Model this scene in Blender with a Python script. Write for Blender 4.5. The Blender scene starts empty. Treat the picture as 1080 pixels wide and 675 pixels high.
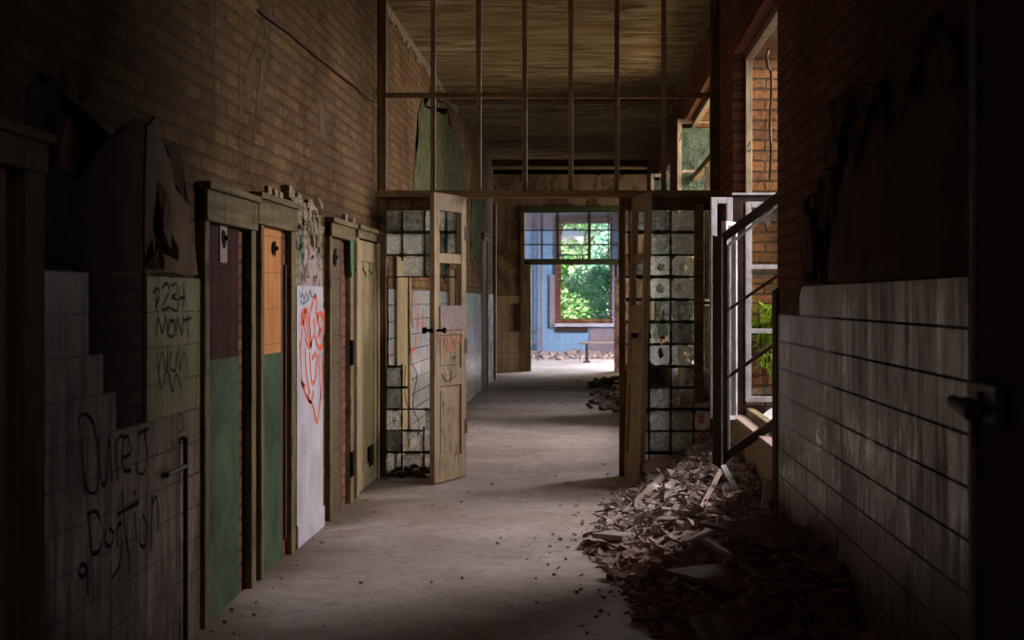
import bpy, bmesh, math, random
from mathutils import Vector, Matrix, noise as mnoise
random.seed(7)
SC = bpy.context.scene
COL = SC.collection
F = 1600.0; VX, VY, EYE = 620.0, 316.0, 1.5     # focal length (px of 1080), vanishing point, eye height
XL, XR, CEIL = -1.78, 1.11, 4.10                # corridor walls and ceiling
YP = 12.9                                       # glazed partition plane

def W(px, py, Y): return Vector(((px-VX)/F*Y, Y, EYE+(VY-py)/F*Y))
def yl(px): return F*(-XL)/(VX-px)
def yr(px): return F*XR/(px-VX)
def wl(px, py): Y = yl(px); return (Y, EYE+(VY-py)/F*Y)
def wr(px, py): Y = yr(px); return (Y, EYE+(VY-py)/F*Y)
def PX(px): return (px-VX)/F*YP
def PZ(py): return EYE+(VY-py)/F*YP

# ---------------------------------------------------------------- materials
class N:
    def __init__(s, name):
        s.m = bpy.data.materials.new(name); s.m.use_nodes = True
        s.t = s.m.node_tree; s.t.nodes.clear(); s.L = s.t.links
        s.out = s.t.nodes.new('ShaderNodeOutputMaterial')
    def n(s, ty, **kw):
        x = s.t.nodes.new(ty)
        for k, v in kw.items(): setattr(x, k, v)
        return x
    def put(s, sock, v):
        if hasattr(v, 'is_linked') or isinstance(v, bpy.types.NodeSocket): s.L.new(v, sock)
        else:
            if isinstance(v, tuple) and len(v) == 3 and sock.type == 'RGBA': v = v+(1,)
            sock.default_value = v
    def math(s, op, a, b=0.0, c=0.0):
        x = s.n('ShaderNodeMath', operation=op); s.put(x.inputs[0], a); s.put(x.inputs[1], b); s.put(x.inputs[2], c); return x.outputs[0]
    def mix(s, f, a, b, blend='MIX'):
        x = s.n('ShaderNodeMix', data_type='RGBA', blend_type=blend)
        s.put(x.inputs[0], f); s.put(x.inputs[6], a); s.put(x.inputs[7], b); return x.outputs[2]
    def pos(s): return s.n('ShaderNodeNewGeometry').outputs['Position']
    def sep(s, v):
        x = s.n('ShaderNodeSeparateXYZ'); s.put(x.inputs[0], v); return x.outputs
    def comb(s, a, b, c=0.0):
        x = s.n('ShaderNodeCombineXYZ'); s.put(x.inputs[0], a); s.put(x.inputs[1], b); s.put(x.inputs[2], c); return x.outputs[0]
    def uv(s):
        g = s.n('ShaderNodeNewGeometry'); p = s.sep(g.outputs['Position']); q = s.sep(g.outputs['True Normal'])
        fx = s.math('GREATER_THAN', s.math('ABSOLUTE', q[0]), .6); fz = s.math('GREATER_THAN', s.math('ABSOLUTE', q[2]), .6)
        u = s.math('ADD', s.math('MULTIPLY', p[1], fx), s.math('MULTIPLY', p[0], s.math('SUBTRACT', 1.0, fx)))
        v = s.math('ADD', s.math('MULTIPLY', p[1], fz), s.math('MULTIPLY', p[2], s.math('SUBTRACT', 1.0, fz)))
        return s.comb(u, v)
    def scale(s, v, sc):
        x = s.n('ShaderNodeMapping'); s.put(x.inputs[0], v); x.inputs[3].default_value = sc; return x.outputs[0]
    def noise(s, v, sc=5, det=4, rough=.6, dist=0):
        x = s.n('ShaderNodeTexNoise'); s.put(x.inputs['Vector'], v); x.inputs['Scale'].default_value = sc
        x.inputs['Detail'].default_value = det; x.inputs['Roughness'].default_value = rough; x.inputs['Distortion'].default_value = dist
        return x.outputs[0]
    def ramp(s, f, stops, interp='LINEAR'):
        x = s.n('ShaderNodeValToRGB'); s.put(x.inputs[0], f); r = x.color_ramp; r.interpolation = interp
        while len(r.elements) < len(stops): r.elements.new(.5)
        for e, (p, c) in zip(r.elements, stops):
            e.position = p
            if not isinstance(c, tuple): c = (c, c, c)
            e.color = c+(1,)
        return x.outputs[0]
    def bump(s, h, st=.5, dist=.01, nrm=None):
        x = s.n('ShaderNodeBump'); s.put(x.inputs['Height'], h); x.inputs['Strength'].default_value = st; x.inputs['Distance'].default_value = dist
        if nrm is not None: s.put(x.inputs['Normal'], nrm)
        return x.outputs[0]
    def pbr(s, col, rough=.7, nrm=None, metal=0.0, spec=.5, **kw):
        b = s.n('ShaderNodeBsdfPrincipled'); s.put(b.inputs['Base Color'], col); s.put(b.inputs['Roughness'], rough)
        b.inputs['Metallic'].default_value = metal; s.put(b.inputs['Specular IOR Level'], spec)
        if nrm is not None: s.put(b.inputs['Normal'], nrm)
        for k, v in kw.items(): s.put(b.inputs[k], v)
        s.L.new(b.outputs[0], s.out.inputs[0]); return s.m

def brick_mat(name, c1, c2, mortar, plaster=None, plo=.5, phi=.56, blotch=.35, bs=.8, bmp=.9):
    n = N(name); uv = n.uv(); P = n.pos()
    wob = n.noise(P, 5, 5, .7)
    vv = n.n('ShaderNodeVectorMath', operation='ADD'); n.put(vv.inputs[0], uv)
    n.put(vv.inputs[1], n.comb(n.math('MULTIPLY', wob, .05), n.math('MULTIPLY', wob, .035)))
    b = n.n('ShaderNodeTexBrick'); n.put(b.inputs['Vector'], vv.outputs[0])
    for k, v in (('Scale', 1), ('Mortar Size', .011), ('Mortar Smooth', .4), ('Bias', 0), ('Brick Width', .25), ('Row Height', .078)): b.inputs[k].default_value = v
    n.put(b.inputs['Color1'], c1); n.put(b.inputs['Color2'], c2); n.put(b.inputs['Mortar'], mortar)
    big = n.noise(P, bs, 6, .65, .4)
    col = n.mix(n.ramp(big, [(.35, 0.0), (.7, 1.0)]), b.outputs[0], n.mix(1.0, b.outputs[0], (blotch, blotch*.9, blotch*.8), 'MULTIPLY'))
    fine = n.noise(P, 40, 5, .7)
    col = n.mix(.5, col, n.mix(1.0, col, n.ramp(fine, [(.3, .2), (.7, 1.7)]), 'MULTIPLY'))
    h = n.math('ADD', n.math('MULTIPLY', b.outputs[1], -1.0), n.math('MULTIPLY', fine, .7))
    if plaster:
        pn = n.noise(n.scale(P, (1, .6, .45)), 1.7, 7, .72, .8)
        pf = n.ramp(pn, [(plo, 0.0), (phi, 1.0)])
        stain = n.mix(n.ramp(n.noise(n.scale(P, (3, 3, .5)), 3, 5, .7), [(.3, 0.0), (.7, 1.0)]), plaster, tuple(c*.45 for c in plaster))
        col = n.mix(pf, col, stain)
        h = n.math('ADD', n.math('MULTIPLY', h, n.math('SUBTRACT', 1.0, pf)), n.math('MULTIPLY', pf, 1.4))
    return n.pbr(col, .95, n.bump(h, bmp, .02), spec=.15)

def tile_mat(name, c1, c2, joint, w=.15, h=.15, z0=0.0, y0=0.0, dirt=(.06, .04, .025), dlo=.45, dhi=.75, rough=.22, streak=1.0, jv=.004, low=None, ysheen=None, spec=.3, hline=None):
    n = N(name); uv = n.uv(); P = n.pos()
    vv = n.n('ShaderNodeVectorMath', operation='SUBTRACT'); n.put(vv.inputs[0], uv); vv.inputs[1].default_value = (y0, z0, 0)
    b = n.n('ShaderNodeTexBrick', offset=0.0); n.put(b.inputs['Vector'], vv.outputs[0])
    for k, v in (('Scale', 1), ('Mortar Size', jv), ('Mortar Smooth', .1), ('Bias', 0), ('Brick Width', w), ('Row Height', h)): b.inputs[k].default_value = v
    n.put(b.inputs['Color1'], c1); n.put(b.inputs['Color2'], c2); n.put(b.inputs['Mortar'], joint)
    base = b.outputs[0]; pp = n.sep(vv.outputs[0])
    if hline:
        fr = n.math('FRACT', n.math('ADD', n.math('DIVIDE', pp[1], h), hline/2))
        base = n.mix(n.math('MULTIPLY', n.math('LESS_THAN', fr, hline), .95), base, joint)
    st = n.noise(n.scale(P, (14, 14, 1.2)), 1.6, 6, .75, .3)
    bl = n.noise(P, 1.6, 6, .7)
    f = n.ramp(n.math('ADD', n.math('MULTIPLY', st, .6*streak), n.math('MULTIPLY', bl, .5)), [(dlo, 0.0), (dhi, 1.0)])
    col = n.mix(n.math('MULTIPLY', f, .85), base, dirt)
    if hline: col = n.mix(n.math('MULTIPLY', n.math('LESS_THAN', fr, hline), .9), col, joint)
    p = n.sep(P)
    if ysheen:  # bluish reflected sheen painted into the tile colour beyond a set depth
        y1, c = ysheen
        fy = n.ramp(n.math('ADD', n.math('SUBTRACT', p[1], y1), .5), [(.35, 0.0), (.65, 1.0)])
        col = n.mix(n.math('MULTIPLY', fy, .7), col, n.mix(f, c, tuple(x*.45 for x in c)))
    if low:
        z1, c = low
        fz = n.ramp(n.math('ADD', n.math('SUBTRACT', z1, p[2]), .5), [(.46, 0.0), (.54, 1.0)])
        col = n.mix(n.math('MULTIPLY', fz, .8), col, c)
    fine = n.noise(n.scale(P, (9, 9, 2)), 3, 4)
    r = n.math('ADD', n.math('MULTIPLY', f, .35), rough)
    if hline:
        hl = n.math('LESS_THAN', fr, hline); r = n.math('ADD', r, n.math('MULTIPLY', hl, .8)); spec = n.math('MULTIPLY', n.math('MULTIPLY', n.math('SUBTRACT', 1.0, hl), n.math('SUBTRACT', 1.0, n.math('MULTIPLY', f, .8))), spec)
    hh = n.math('ADD', n.math('MULTIPLY', b.outputs[1], -1.0), n.math('MULTIPLY', fine, .35))
    return n.pbr(col, r, n.bump(hh, .5, .006), spec=spec)

def wood_mat(name, c, dark=None, axis='z', rough=.75, sc=1.0, chip=None, chlo=.6):
    n = N(name); P = n.n('ShaderNodeTexCoord').outputs['Object']
    s = {'z': (18, 18, 1.2), 'x': (1.2, 18, 18), 'y': (18, 1.2, 18)}[axis]
    g = n.noise(n.scale(P, tuple(a*sc for a in s)), 1.3, 6, .7, .3)
    dark = dark or tuple(x*.35 for x in c)
    col = n.mix(n.ramp(g, [(.38, 0.0), (.68, 1.0)]), c, dark)
    m = n.noise(P, 2.3, 6, .7)
    col = n.mix(n.ramp(m, [(.5, 0.0), (.72, .75)]), col, tuple(x*.5 for x in dark))
    h = g
    if chip:
        ch = n.ramp(n.noise(n.scale(P, (3, 3, 1)), 3.5, 7, .75, .5), [(chlo, 0.0), (chlo+.03, 1.0)])
        col = n.mix(ch, col, chip); h = n.math('SUBTRACT', g, n.math('MULTIPLY', ch, .6))
    return n.pbr(col, rough, n.bump(h, .5, .006), spec=.08)

def plain(name, c, rough=.8, var=.5, sc=6, bmp=.3, spec=.3, metal=0.0, c2=None, crack=0, **kw):
    n = N(name); P = n.pos()
    g = n.noise(P, sc, 7, .7, .3)
    col = n.mix(n.ramp(g, [(.35, 0.0), (.68, 1.0)]), c, c2 or tuple(x*(1-var) for x in c))
    h = g
    if crack:
        v = n.n('ShaderNodeTexVoronoi', feature='DISTANCE_TO_EDGE')
        wv = n.n('ShaderNodeVectorMath', operation='ADD'); n.put(wv.inputs[0], P)
        gg = n.math('MULTIPLY', g, .15); n.put(wv.inputs[1], n.comb(gg, gg, gg))
        n.put(v.inputs['Vector'], wv.outputs[0]); v.inputs['Scale'].default_value = crack
        e = n.ramp(v.outputs[0], [(.0, 0.0), (.07, 1.0)])
        col = n.mix(e, tuple(x*.2 for x in c), col); h = n.math('ADD', n.math('MULTIPLY', e, .8), g)
    return n.pbr(col, rough, n.bump(h, bmp, .01), metal=metal, spec=spec, **kw)

def glass_mat(name, tint, body, f=.45, sc=60):
    n = N(name); P = n.pos()
    v = n.n('ShaderNodeTexVoronoi'); n.put(v.inputs['Vector'], P); v.inputs['Scale'].default_value = sc
    dirt = n.noise(P, 6, 6, .7, .4)
    nr = n.bump(n.math('ADD', v.outputs[0], dirt), .8, .004)
    ri = n.n('ShaderNodeObjectInfo').outputs['Random']
    t = n.n('ShaderNodeBsdfTransparent'); n.put(t.inputs[0], tint)
    d = n.n('ShaderNodeBsdfPrincipled'); n.put(d.inputs['Base Color'], n.mix(n.ramp(ri, [(0.0, 0.0), (1.0, .75)]), n.mix(n.ramp(dirt, [(.4, 0.0), (.6, 1.0)]), body, tuple(x*.2 for x in body)), tuple(x*.25 for x in body)))
    d.inputs['Roughness'].default_value = .18; n.put(d.inputs['Normal'], nr); d.inputs['Specular IOR Level'].default_value = .8
    mx = n.n('ShaderNodeMixShader')
    n.put(mx.inputs[0], n.ramp(n.math('ADD', n.math('MULTIPLY', dirt, .7), n.math('MULTIPLY', v.outputs[0], .5)), [(.25, f*.6), (.75, min(1, f*1.5))]))
    tl = n.n('ShaderNodeBsdfTranslucent'); n.put(tl.inputs[0], n.mix(n.ramp(n.math('ADD', n.math('MULTIPLY', ri, .4), n.math('MULTIPLY', n.noise(P, 25, 4, .7), .8)), [(.4, 0.0), (.8, 1.0)]), tuple(min(1, x*1.3) for x in body), tuple(x*.15 for x in body))); n.put(tl.inputs['Normal'], nr)
    m2 = n.n('ShaderNodeMixShader'); m2.inputs[0].default_value = .5; n.L.new(d.outputs[0], m2.inputs[1]); n.L.new(tl.outputs[0], m2.inputs[2])
    n.L.new(t.outputs[0], mx.inputs[1]); n.L.new(m2.outputs[0], mx.inputs[2]); n.L.new(mx.outputs[0], n.out.inputs[0])
    return n.m

M = {}
M['brickL'] = brick_mat('brick_left', (.235, .14, .06), (.15, .08, .036), (.135, .085, .038), (.15, .095, .05), .56, .6)
M['brickR'] = brick_mat('brick_right', (.30, .12, .07), (.2, .085, .05), (.12, .07, .045), None, blotch=.45)
M['brick_out'] = brick_mat('brick_orange', (.34, .15, .05), (.17, .085, .038), (.11, .065, .033), None, blotch=.35, bs=2.2)
M['bare'] = brick_mat('bare_backing', (.075, .032, .022), (.05, .024, .018), (.03, .018, .013), None, blotch=.5, bmp=.5)
M['brick_far'] = brick_mat('brick_far', (.22, .14, .09), (.17, .1, .065), (.14, .1, .06), (.3, .22, .14), .45, .5)
M['plaster'] = plain('old_plaster', (.17, .11, .065), .95, .55, 3, .6, .15)
M['plasterR'] = plain('old_plaster_right', (.15, .078, .052), .95, .6, 3, .7, .15)
M['peel'] = plain('peeling_cream', (.42, .33, .22), .9, .6, 9, .9, .2, crack=22)
M['white_wall'] = plain('white_wall_paint', (.52, .48, .54), .65, .18, 3, .2, .2, c2=(.33, .29, .31))
M['mauve'] = plain('mauve_paint', (.36, .27, .26), .9, .35, 6, .6, .2)
M['tileL'] = tile_mat('tiles_left', (.33, .235, .16), (.28, .195, .13), (.03, .02, .015), .15, .146, 1.595-.146*12, 4.85, dirt=(.045, .022, .014), dlo=.42, dhi=.6, jv=.004, rough=.16, spec=.2)
M['tileG'] = tile_mat('tiles_green_tint', (.25, .23, .115), (.22, .2, .1), (.04, .035, .02), .15, .146, 1.595-.146*12, 6.06, dirt=(.07, .055, .025), dlo=.48, dhi=.75, jv=.0022)
M['tileR'] = tile_mat('tiles_right', (.56, .40, .22), (.38, .26, .145), (.006, .004, .003), .15, .1525, 1.57-.1525*11, 4.28, dirt=(.06, .035, .022), dlo=.44, dhi=.62, jv=.005, hline=.065, rough=.1, low=(.76, (.13, .08, .05)), ysheen=(6.8, (.58, .56, .62)), spec=.7)
M['tileF'] = tile_mat('tiles_far', (.34, .33, .30), (.29, .29, .26), (.05, .05, .05), .15, .15, .1, 0, dirt=(.12, .1, .08), dlo=.5, dhi=.8, jv=.006, rough=.15)
M['tileB'] = tile_mat('tiles_blue', (.24, .37, .52), (.21, .33, .48), (.12, .18, .26), .15, .15, 0, 0, dirt=(.1, .12, .16), dlo=.62, dhi=.95, jv=.004, rough=.3)
M['wallmauve'] = plain('far_mauve_wall', (.3, .22, .24), .9, .4, 2, .4)
M['frame'] = wood_mat('frame_wood', (.21, .16, .085), chip=(.06, .04, .02), chlo=.58)
M['frameH'] = wood_mat('frame_wood_head', (.21, .16, .08), axis='y', chip=(.06, .04, .025), chlo=.6)
M['framelite'] = wood_mat('frame_wood_pale', (.36, .27, .16), chip=(.08, .05, .03), chlo=.6)
M['part'] = wood_mat('partition_wood', (.2, .13, .06), chip=(.05, .03, .015), chlo=.6)
M['bar'] = wood_mat('partition_bar', (.32, .21, .11), axis='x', chip=(.1, .05, .02), chlo=.62)
M['leaf'] = wood_mat('door_leaf_paint', (.42, .32, .21), dark=(.26, .185, .11), chip=(.16, .09, .04), chlo=.6)
M['leafR'] = wood_mat('door_leaf_brown', (.33, .25, .16), dark=(.19, .135, .08), chip=(.1, .06, .03), chlo=.62)
M['panel4'] = wood_mat('old_door_panel', (.33, .26, .14), dark=(.2, .15, .08), chip=(.1, .06, .03), chlo=.64)
M['green'] = plain('green_paint', (.07, .11, .055), .7, .5, 3, .35, .12, c2=(.02, .035, .018))
M['orange'] = tile_mat('orange_tiles', (.56, .24, .08), (.5, .21, .07), (.3, .13, .05), 7.3, .2, .05, 3.0, dirt=(.3, .1, .03), dlo=.48, dhi=.7, rough=.6, jv=.003, spec=.1)
M['tileEnd'] = tile_mat('tiles_end', (.5, .38, .26), (.46, .35, .24), (.2, .13, .08), .15, .15, .1, 0, dirt=(.2, .12, .07), dlo=.5, dhi=.85, jv=.004, rough=.35)
M['mottle'] = plain('mottled_brick', (.55, .36, .34), .9, .5, 7, .6, .2, c2=(.06, .03, .03))
M['maroon'] = tile_mat('maroon_tiles', (.05, .02, .015), (.045, .018, .014), (.02, .01, .008), 7.3, .2, .05, 3.0, dirt=(.02, .01, .008), rough=.7, jv=.003, spec=.05)
M['tan'] = tile_mat('tan_tiles', (.12, .08, .05), (.11, .075, .048), (.045, .03, .02), 7.3, .2, .05, 3.0, dirt=(.07, .045, .03), rough=.6, jv=.003, spec=.1)
M['iron'] = plain('dark_iron', (.02, .018, .016), .5, .4, 20, .3, .5)
M['moss'] = plain('mossy_bars', (.045, .075, .04), .8, .5, 20, .8, .3, c2=(.05, .035, .02))
M['rust'] = plain('rusty_metal', (.12, .05, .03), .8, .6, 25, .6, .3)
M['black'] = plain('black_paint', (.012, .010, .009), .8, .3, 20, .1, .05)
M['red'] = plain('red_spray', (.75, .13, .05), .6, .35, 12, .1, .3)
M['greenspray'] = plain('green_spray', (.02, .13, .06), .6, .3, 12, .1, .3)
M['bluespray'] = plain('slate_spray', (.12, .17, .22), .6, .3, 12, .1, .3)
M['dark'] = plain('void_dark', (.01, .007, .006), 1, .2, 4, .1, .1)
M['white_sash'] = plain('white_sash_paint', (.5, .48, .5), .6, .5, 7, .5, .2, c2=(.25, .22, .2))
M['pale'] = plain('pale_paint_edge', (.75, .72, .76), .6, .4, 12, .3, .2)
M['brown_sash'] = plain('brown_sash', (.06, .036, .026), .8, .4, 9, .5, .12)
M['glassL'] = glass_mat('textured_glass', (.85, .87, .8), (.8, .83, .74), .58)
M['glassclear'] = glass_mat('clear_glass', (.9, .97, .95), (.45, .5, .5), .18, 20)
M['glassgreen'] = glass_mat('green_pane', (.5, .6, .45), (.2, .26, .15), .9, 30)
M['board'] = wood_mat('grey_board', (.3, .24, .2), axis='x')
M['boardwhite'] = plain('white_slat', (.7, .66, .66), .7, .3, 8, .4)
M['boardbrown'] = wood_mat('brown_board', (.2, .105, .07), axis='x')
M['boardpink'] = plain('pinkish_lath', (.42, .3, .25), .8, .4, 10, .4)
M['bench'] = wood_mat('bench_wood', (.3, .22, .18), axis='x')
M['bark'] = plain('bark', (.1, .07, .05), .9, .5, 8, .8)

def floor_mat():
    n = N('dusty_floor'); P = n.pos(); uv = n.uv()
    b = n.n('ShaderNodeTexBrick', offset=0.0); n.put(b.inputs['Vector'], uv)
    for k, v in (('Scale', 1), ('Mortar Size', .002), ('Mortar Smooth', .3), ('Bias', 0), ('Brick Width', .17), ('Row Height', .17)): b.inputs[k].default_value = v
    a = n.noise(P, .9, 7, .65, .5); f = n.noise(P, 9, 8, .75)
    col = n.mix(n.ramp(a, [(.38, 0.0), (.66, 1.0)]), (.42, .35, .33), (.27, .215, .18))
    col = n.mix(n.ramp(f, [(.5, 0.0), (.7, .7)]), col, (.16, .12, .09))
    col = n.mix(n.ramp(n.noise(P, 60, 4, .7), [(.62, 0.0), (.72, .6)]), col, (.55, .48, .45))
    jm = n.math('MULTIPLY', b.outputs[1], n.ramp(n.noise(P, 2.5, 5), [(.48, 0.0), (.64, .5)]))
    col = n.mix(jm, col, (.08, .055, .04))
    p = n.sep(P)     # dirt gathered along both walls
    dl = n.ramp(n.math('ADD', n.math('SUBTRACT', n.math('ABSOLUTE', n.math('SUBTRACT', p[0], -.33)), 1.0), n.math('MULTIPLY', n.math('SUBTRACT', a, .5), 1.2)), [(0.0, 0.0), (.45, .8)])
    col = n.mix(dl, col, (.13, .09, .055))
    fy = n.ramp(n.math('ADD', n.math('DIVIDE', n.math('SUBTRACT', p[1], 24.5), 12.0), n.math('ADD', .5, n.math('MULTIPLY', n.math('SUBTRACT', f, .5), .5))), [(.18, 0.0), (.32, .8), (.82, .8), (.95, 0.0)])  # far stretch darkened: dirt plus the dim band between window light, in colour
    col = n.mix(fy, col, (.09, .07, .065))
    h = n.math('ADD', f, n.math('MULTIPLY', b.outputs[1], -.12))
    return n.pbr(col, n.ramp(f, [(.3, .5), (.7, .8)]), n.bump(h, .45, .012), spec=.3)
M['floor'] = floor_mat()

def ceil_mat():
    n = N('peeling_ceiling'); P = n.pos()
    s = n.noise(n.scale(P, (.7, 3.2, 1)), 1.7, 9, .72, 1.2)
    a = n.noise(P, .5, 5, .6)
    col = n.mix(n.ramp(s, [(.44, 0.0), (.6, 1.0)]), (.15, .095, .045), (.42, .35, .2))
    col = n.mix(n.ramp(s, [(.36, 1.0), (.42, 0.0)]), col, (.05, .03, .02))
    col = n.mix(n.ramp(a, [(.4, 0.0), (.6, .6)]), col, (.2, .15, .06))
    return n.pbr(col, .95, n.bump(s, 1.0, .08), spec=.1)
M['ceil'] = ceil_mat()

def rubble_mat(name, near, far, y0=8.6, w=1.6):
    n = N(name); g = n.n('ShaderNodeNewGeometry'); r = g.outputs['Random Per Island']; p = n.sep(g.outputs['Position'])
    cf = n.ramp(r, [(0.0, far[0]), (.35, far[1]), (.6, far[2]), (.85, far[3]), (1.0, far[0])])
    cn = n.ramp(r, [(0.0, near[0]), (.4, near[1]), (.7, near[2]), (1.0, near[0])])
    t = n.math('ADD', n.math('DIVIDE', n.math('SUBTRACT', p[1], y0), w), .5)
    col = n.mix(n.ramp(t, [(0.0, 0.0), (1.0, 1.0)]), cn, cf)  # redder chips near; paler ones kept to the window-lit stretch, lighting in the colour
    f = n.noise(g.outputs['Position'], 30, 4, .7)
    col = n.mix(.6, col, n.mix(1.0, col, n.ramp(f, [(.3, .4), (.7, 1.4)]), 'MULTIPLY'))
    return n.pbr(col, .9, n.bump(f, .5, .01), spec=.2)
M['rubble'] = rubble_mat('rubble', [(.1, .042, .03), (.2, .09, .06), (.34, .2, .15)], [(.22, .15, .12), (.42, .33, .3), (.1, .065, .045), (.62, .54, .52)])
M['soil'] = rubble_mat('heap_soil', [(.06, .028, .02)]*3, [(.13, .09, .07)]*4)

def leaf_mat(name, c1, c2, c3, tr=.35):
    n = N(name); g = n.n('ShaderNodeNewGeometry'); col = n.ramp(g.outputs['Random Per Island'], [(0.0, c1), (.5, c2), (1.0, c3)])
    d = n.n('ShaderNodeBsdfDiffuse'); n.put(d.inputs[0], col); t = n.n('ShaderNodeBsdfTranslucent'); n.put(t.inputs[0], col)
    mx = n.n('ShaderNodeMixShader'); mx.inputs[0].default_value = tr
    n.L.new(d.outputs[0], mx.inputs[1]); n.L.new(t.outputs[0], mx.inputs[2]); n.L.new(mx.outputs[0], n.out.inputs[0]); return n.m
M['leafA'] = leaf_mat('leaf_green', (.12, .34, .09), (.32, .52, .2), (.65, .75, .5))
M['leafB'] = leaf_mat('leaf_pale', (.14, .45, .27), (.45, .72, .55), (.85, .92, .9))
M['leafC'] = leaf_mat('leaf_yellow', (.35, .55, .05), (.55, .75, .12), (.25, .45, .04), .5)

# ---------------------------------------------------------------- mesh helpers
def box(bm, a, b, mat=None):
    x0, y0, z0 = [min(p, q) for p, q in zip(a, b)]; x1, y1, z1 = [max(p, q) for p, q in zip(a, b)]
    v = [bm.verts.new(c) for c in ((x0, y0, z0), (x1, y0, z0), (x1, y1, z0), (x0, y1, z0), (x0, y0, z1), (x1, y0, z1), (x1, y1, z1), (x0, y1, z1))]
    if mat is not None:
        for q in v: q.co = mat @ q.co
    for f in ((0, 3, 2, 1), (4, 5, 6, 7), (0, 1, 5, 4), (1, 2, 6, 5), (2, 3, 7, 6), (3, 0, 4, 7)): bm.faces.new([v[i] for i in f])
    return v
def cyl(bm, p, q, r, n=10, r2=None):
    p, q = Vector(p), Vector(q); d = (q-p).normalized(); r2 = r if r2 is None else r2
    a = d.orthogonal().normalized(); b = d.cross(a)
    A = [bm.verts.new(p+(a*math.cos(t)+b*math.sin(t))*r) for t in [2*math.pi*i/n for i in range(n)]]
    B = [bm.verts.new(q+(a*math.cos(t)+b*math.sin(t))*r2) for t in [2*math.pi*i/n for i in range(n)]]
    for i in range(n): bm.faces.new((A[i], A[(i+1) % n], B[(i+1) % n], B[i]))
    bm.faces.new(A[::-1]); bm.faces.new(B)
def tube(bm, pts, r, n=6):
    for a, b in zip(pts[:-1], pts[1:]):
        if (Vector(a)-Vector(b)).length > 1e-5: cyl(bm, a, b, r, n)
def prism(bm, pts, off):     # closed 3D polygon extruded by vector off
    A = [bm.verts.new(Vector(p)) for p in pts]; B = [bm.verts.new(Vector(p)+Vector(off)) for p in pts]
    k = len(A)
    fs = [bm.faces.new(A[::-1]), bm.faces.new(B)]
    for i in range(k): bm.faces.new((A[i], A[(i+1) % k], B[(i+1) % k], B[i]))
    bmesh.ops.triangulate(bm, faces=[f for f in fs if len(f.verts) > 4])
def obj(name, bm, m, parent=None, bevel=0, kind=None, wear=0):
    bmesh.ops.recalc_face_normals(bm, faces=bm.faces[:])
    me = bpy.data.meshes.new(name); bm.to_mesh(me); bm.free(); me.materials.append(M[m] if isinstance(m, str) else m)
    o = bpy.data.objects.new(name, me); COL.objects.link(o)
    if parent is not None:
        o.parent = parent
        o.matrix_parent_inverse = Matrix.Identity(4)
        o.location = (0, 0, 0)
        me.transform(parent.matrix_world.inverted()) if parent.get('_w') else None
    if bevel:
        b = o.modifiers.new('bevel', 'BEVEL'); b.width = bevel; b.segments = 2; b.limit_method = 'ANGLE'
    if kind: o['kind'] = kind
    return o
def struct(name, bm, m, bevel=0, label=None, cat=None):
    o = obj(name, bm, m, None, bevel); o['kind'] = 'structure'
    if label: o['label'] = label
    o['category'] = cat or 'structure'
    return o
def root(name, loc=(0, 0, 0), label=None, cat=None, group=None, rot=(0, 0, 0), kind=None):
    o = bpy.data.objects.new(name, None); COL.objects.link(o); o.location = loc; o.rotation_euler = rot; o.empty_display_size = .1
    if label: o['label'] = label
    if cat: o['category'] = cat
    if group: o['group'] = group
    if kind: o['kind'] = kind
    return o
def tag(o, label, cat, group=None, kind=None):
    o['label'] = label; o['category'] = cat
    if group: o['group'] = group
    if kind: o['kind'] = kind
    return o
def B(*boxes):
    bm = bmesh.new()
    for a, b in boxes: box(bm, a, b)
    return bm

# ---------------------------------------------------------------- floor / ceiling
bm = bmesh.new(); bmesh.ops.create_grid(bm, x_segments=1, y_segments=1, size=1)
for v in bm.verts: v.co = Vector((v.co.x*4.4+1.2, 19.3+v.co.y*21.5, 0))
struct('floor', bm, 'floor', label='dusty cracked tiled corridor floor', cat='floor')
bm = B(((XL-.3, -2.2, CEIL), (XR+.5, 19.4, CEIL+.25)), ((XL-.3, 19.4, CEIL), (XR+.5, 28.5, CEIL+.25)), ((XL-1.6, 28.5, CEIL+.1), (XR+2.5, 31.5, CEIL+.35)), ((-3.2, 31.5, CEIL), (3.2, 40.8, CEIL+.3)))
struct('ceiling', bm, 'ceil', label='peeling streaked corridor ceiling', cat='ceiling')
bm = B(((XL, 28.2, 3.98), (XR, 28.5, CEIL)), ((XL, 19.3, 4.02), (XR, 19.55, CEIL)))
struct('trim_1', bm, 'plaster', label='shallow plaster beams under the far ceiling', cat='beam')

# ---------------------------------------------------------------- left wall with its door openings
DO = [(3.72, 4.66, 1.98), (6.98, 7.80, 1.9), (8.16, 8.92, 1.93), (10.32, 11.14, 1.97), (11.55, 12.60, 2.0), (13.95, 14.85, 2.0), (19.2, 20.1, 2.0), (25.4, 26.4, 2.6)]
def wall_with(name, x0, x1, y0, y1, holes, m, ztop=CEIL, **k):
    bm = bmesh.new(); y = y0
    for (a, b, zb, zt) in holes:
        box(bm, (x0, y, 0), (x1, a, ztop))
        if zb > 0: box(bm, (x0, a, 0), (x1, b, zb))
        if zt < ztop: box(bm, (x0, a, zt), (x1, b, ztop))
        y = b
    box(bm, (x0, y, 0), (x1, y1, ztop))
    return struct(name, bm, m, **k)
WL = wall_with('wall_left', XL-.3, XL, -2.2, 28.5, [(a, b, 0, z) for a, b, z in DO], 'brickL', label='bare brick left corridor wall above a tiled dado', cat='wall')
# rooms behind the left openings are shallow dark closets
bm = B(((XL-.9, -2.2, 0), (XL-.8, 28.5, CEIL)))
struct('wall_closets', bm, 'dark', label='dark back wall behind the left doorways', cat='wall')

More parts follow.
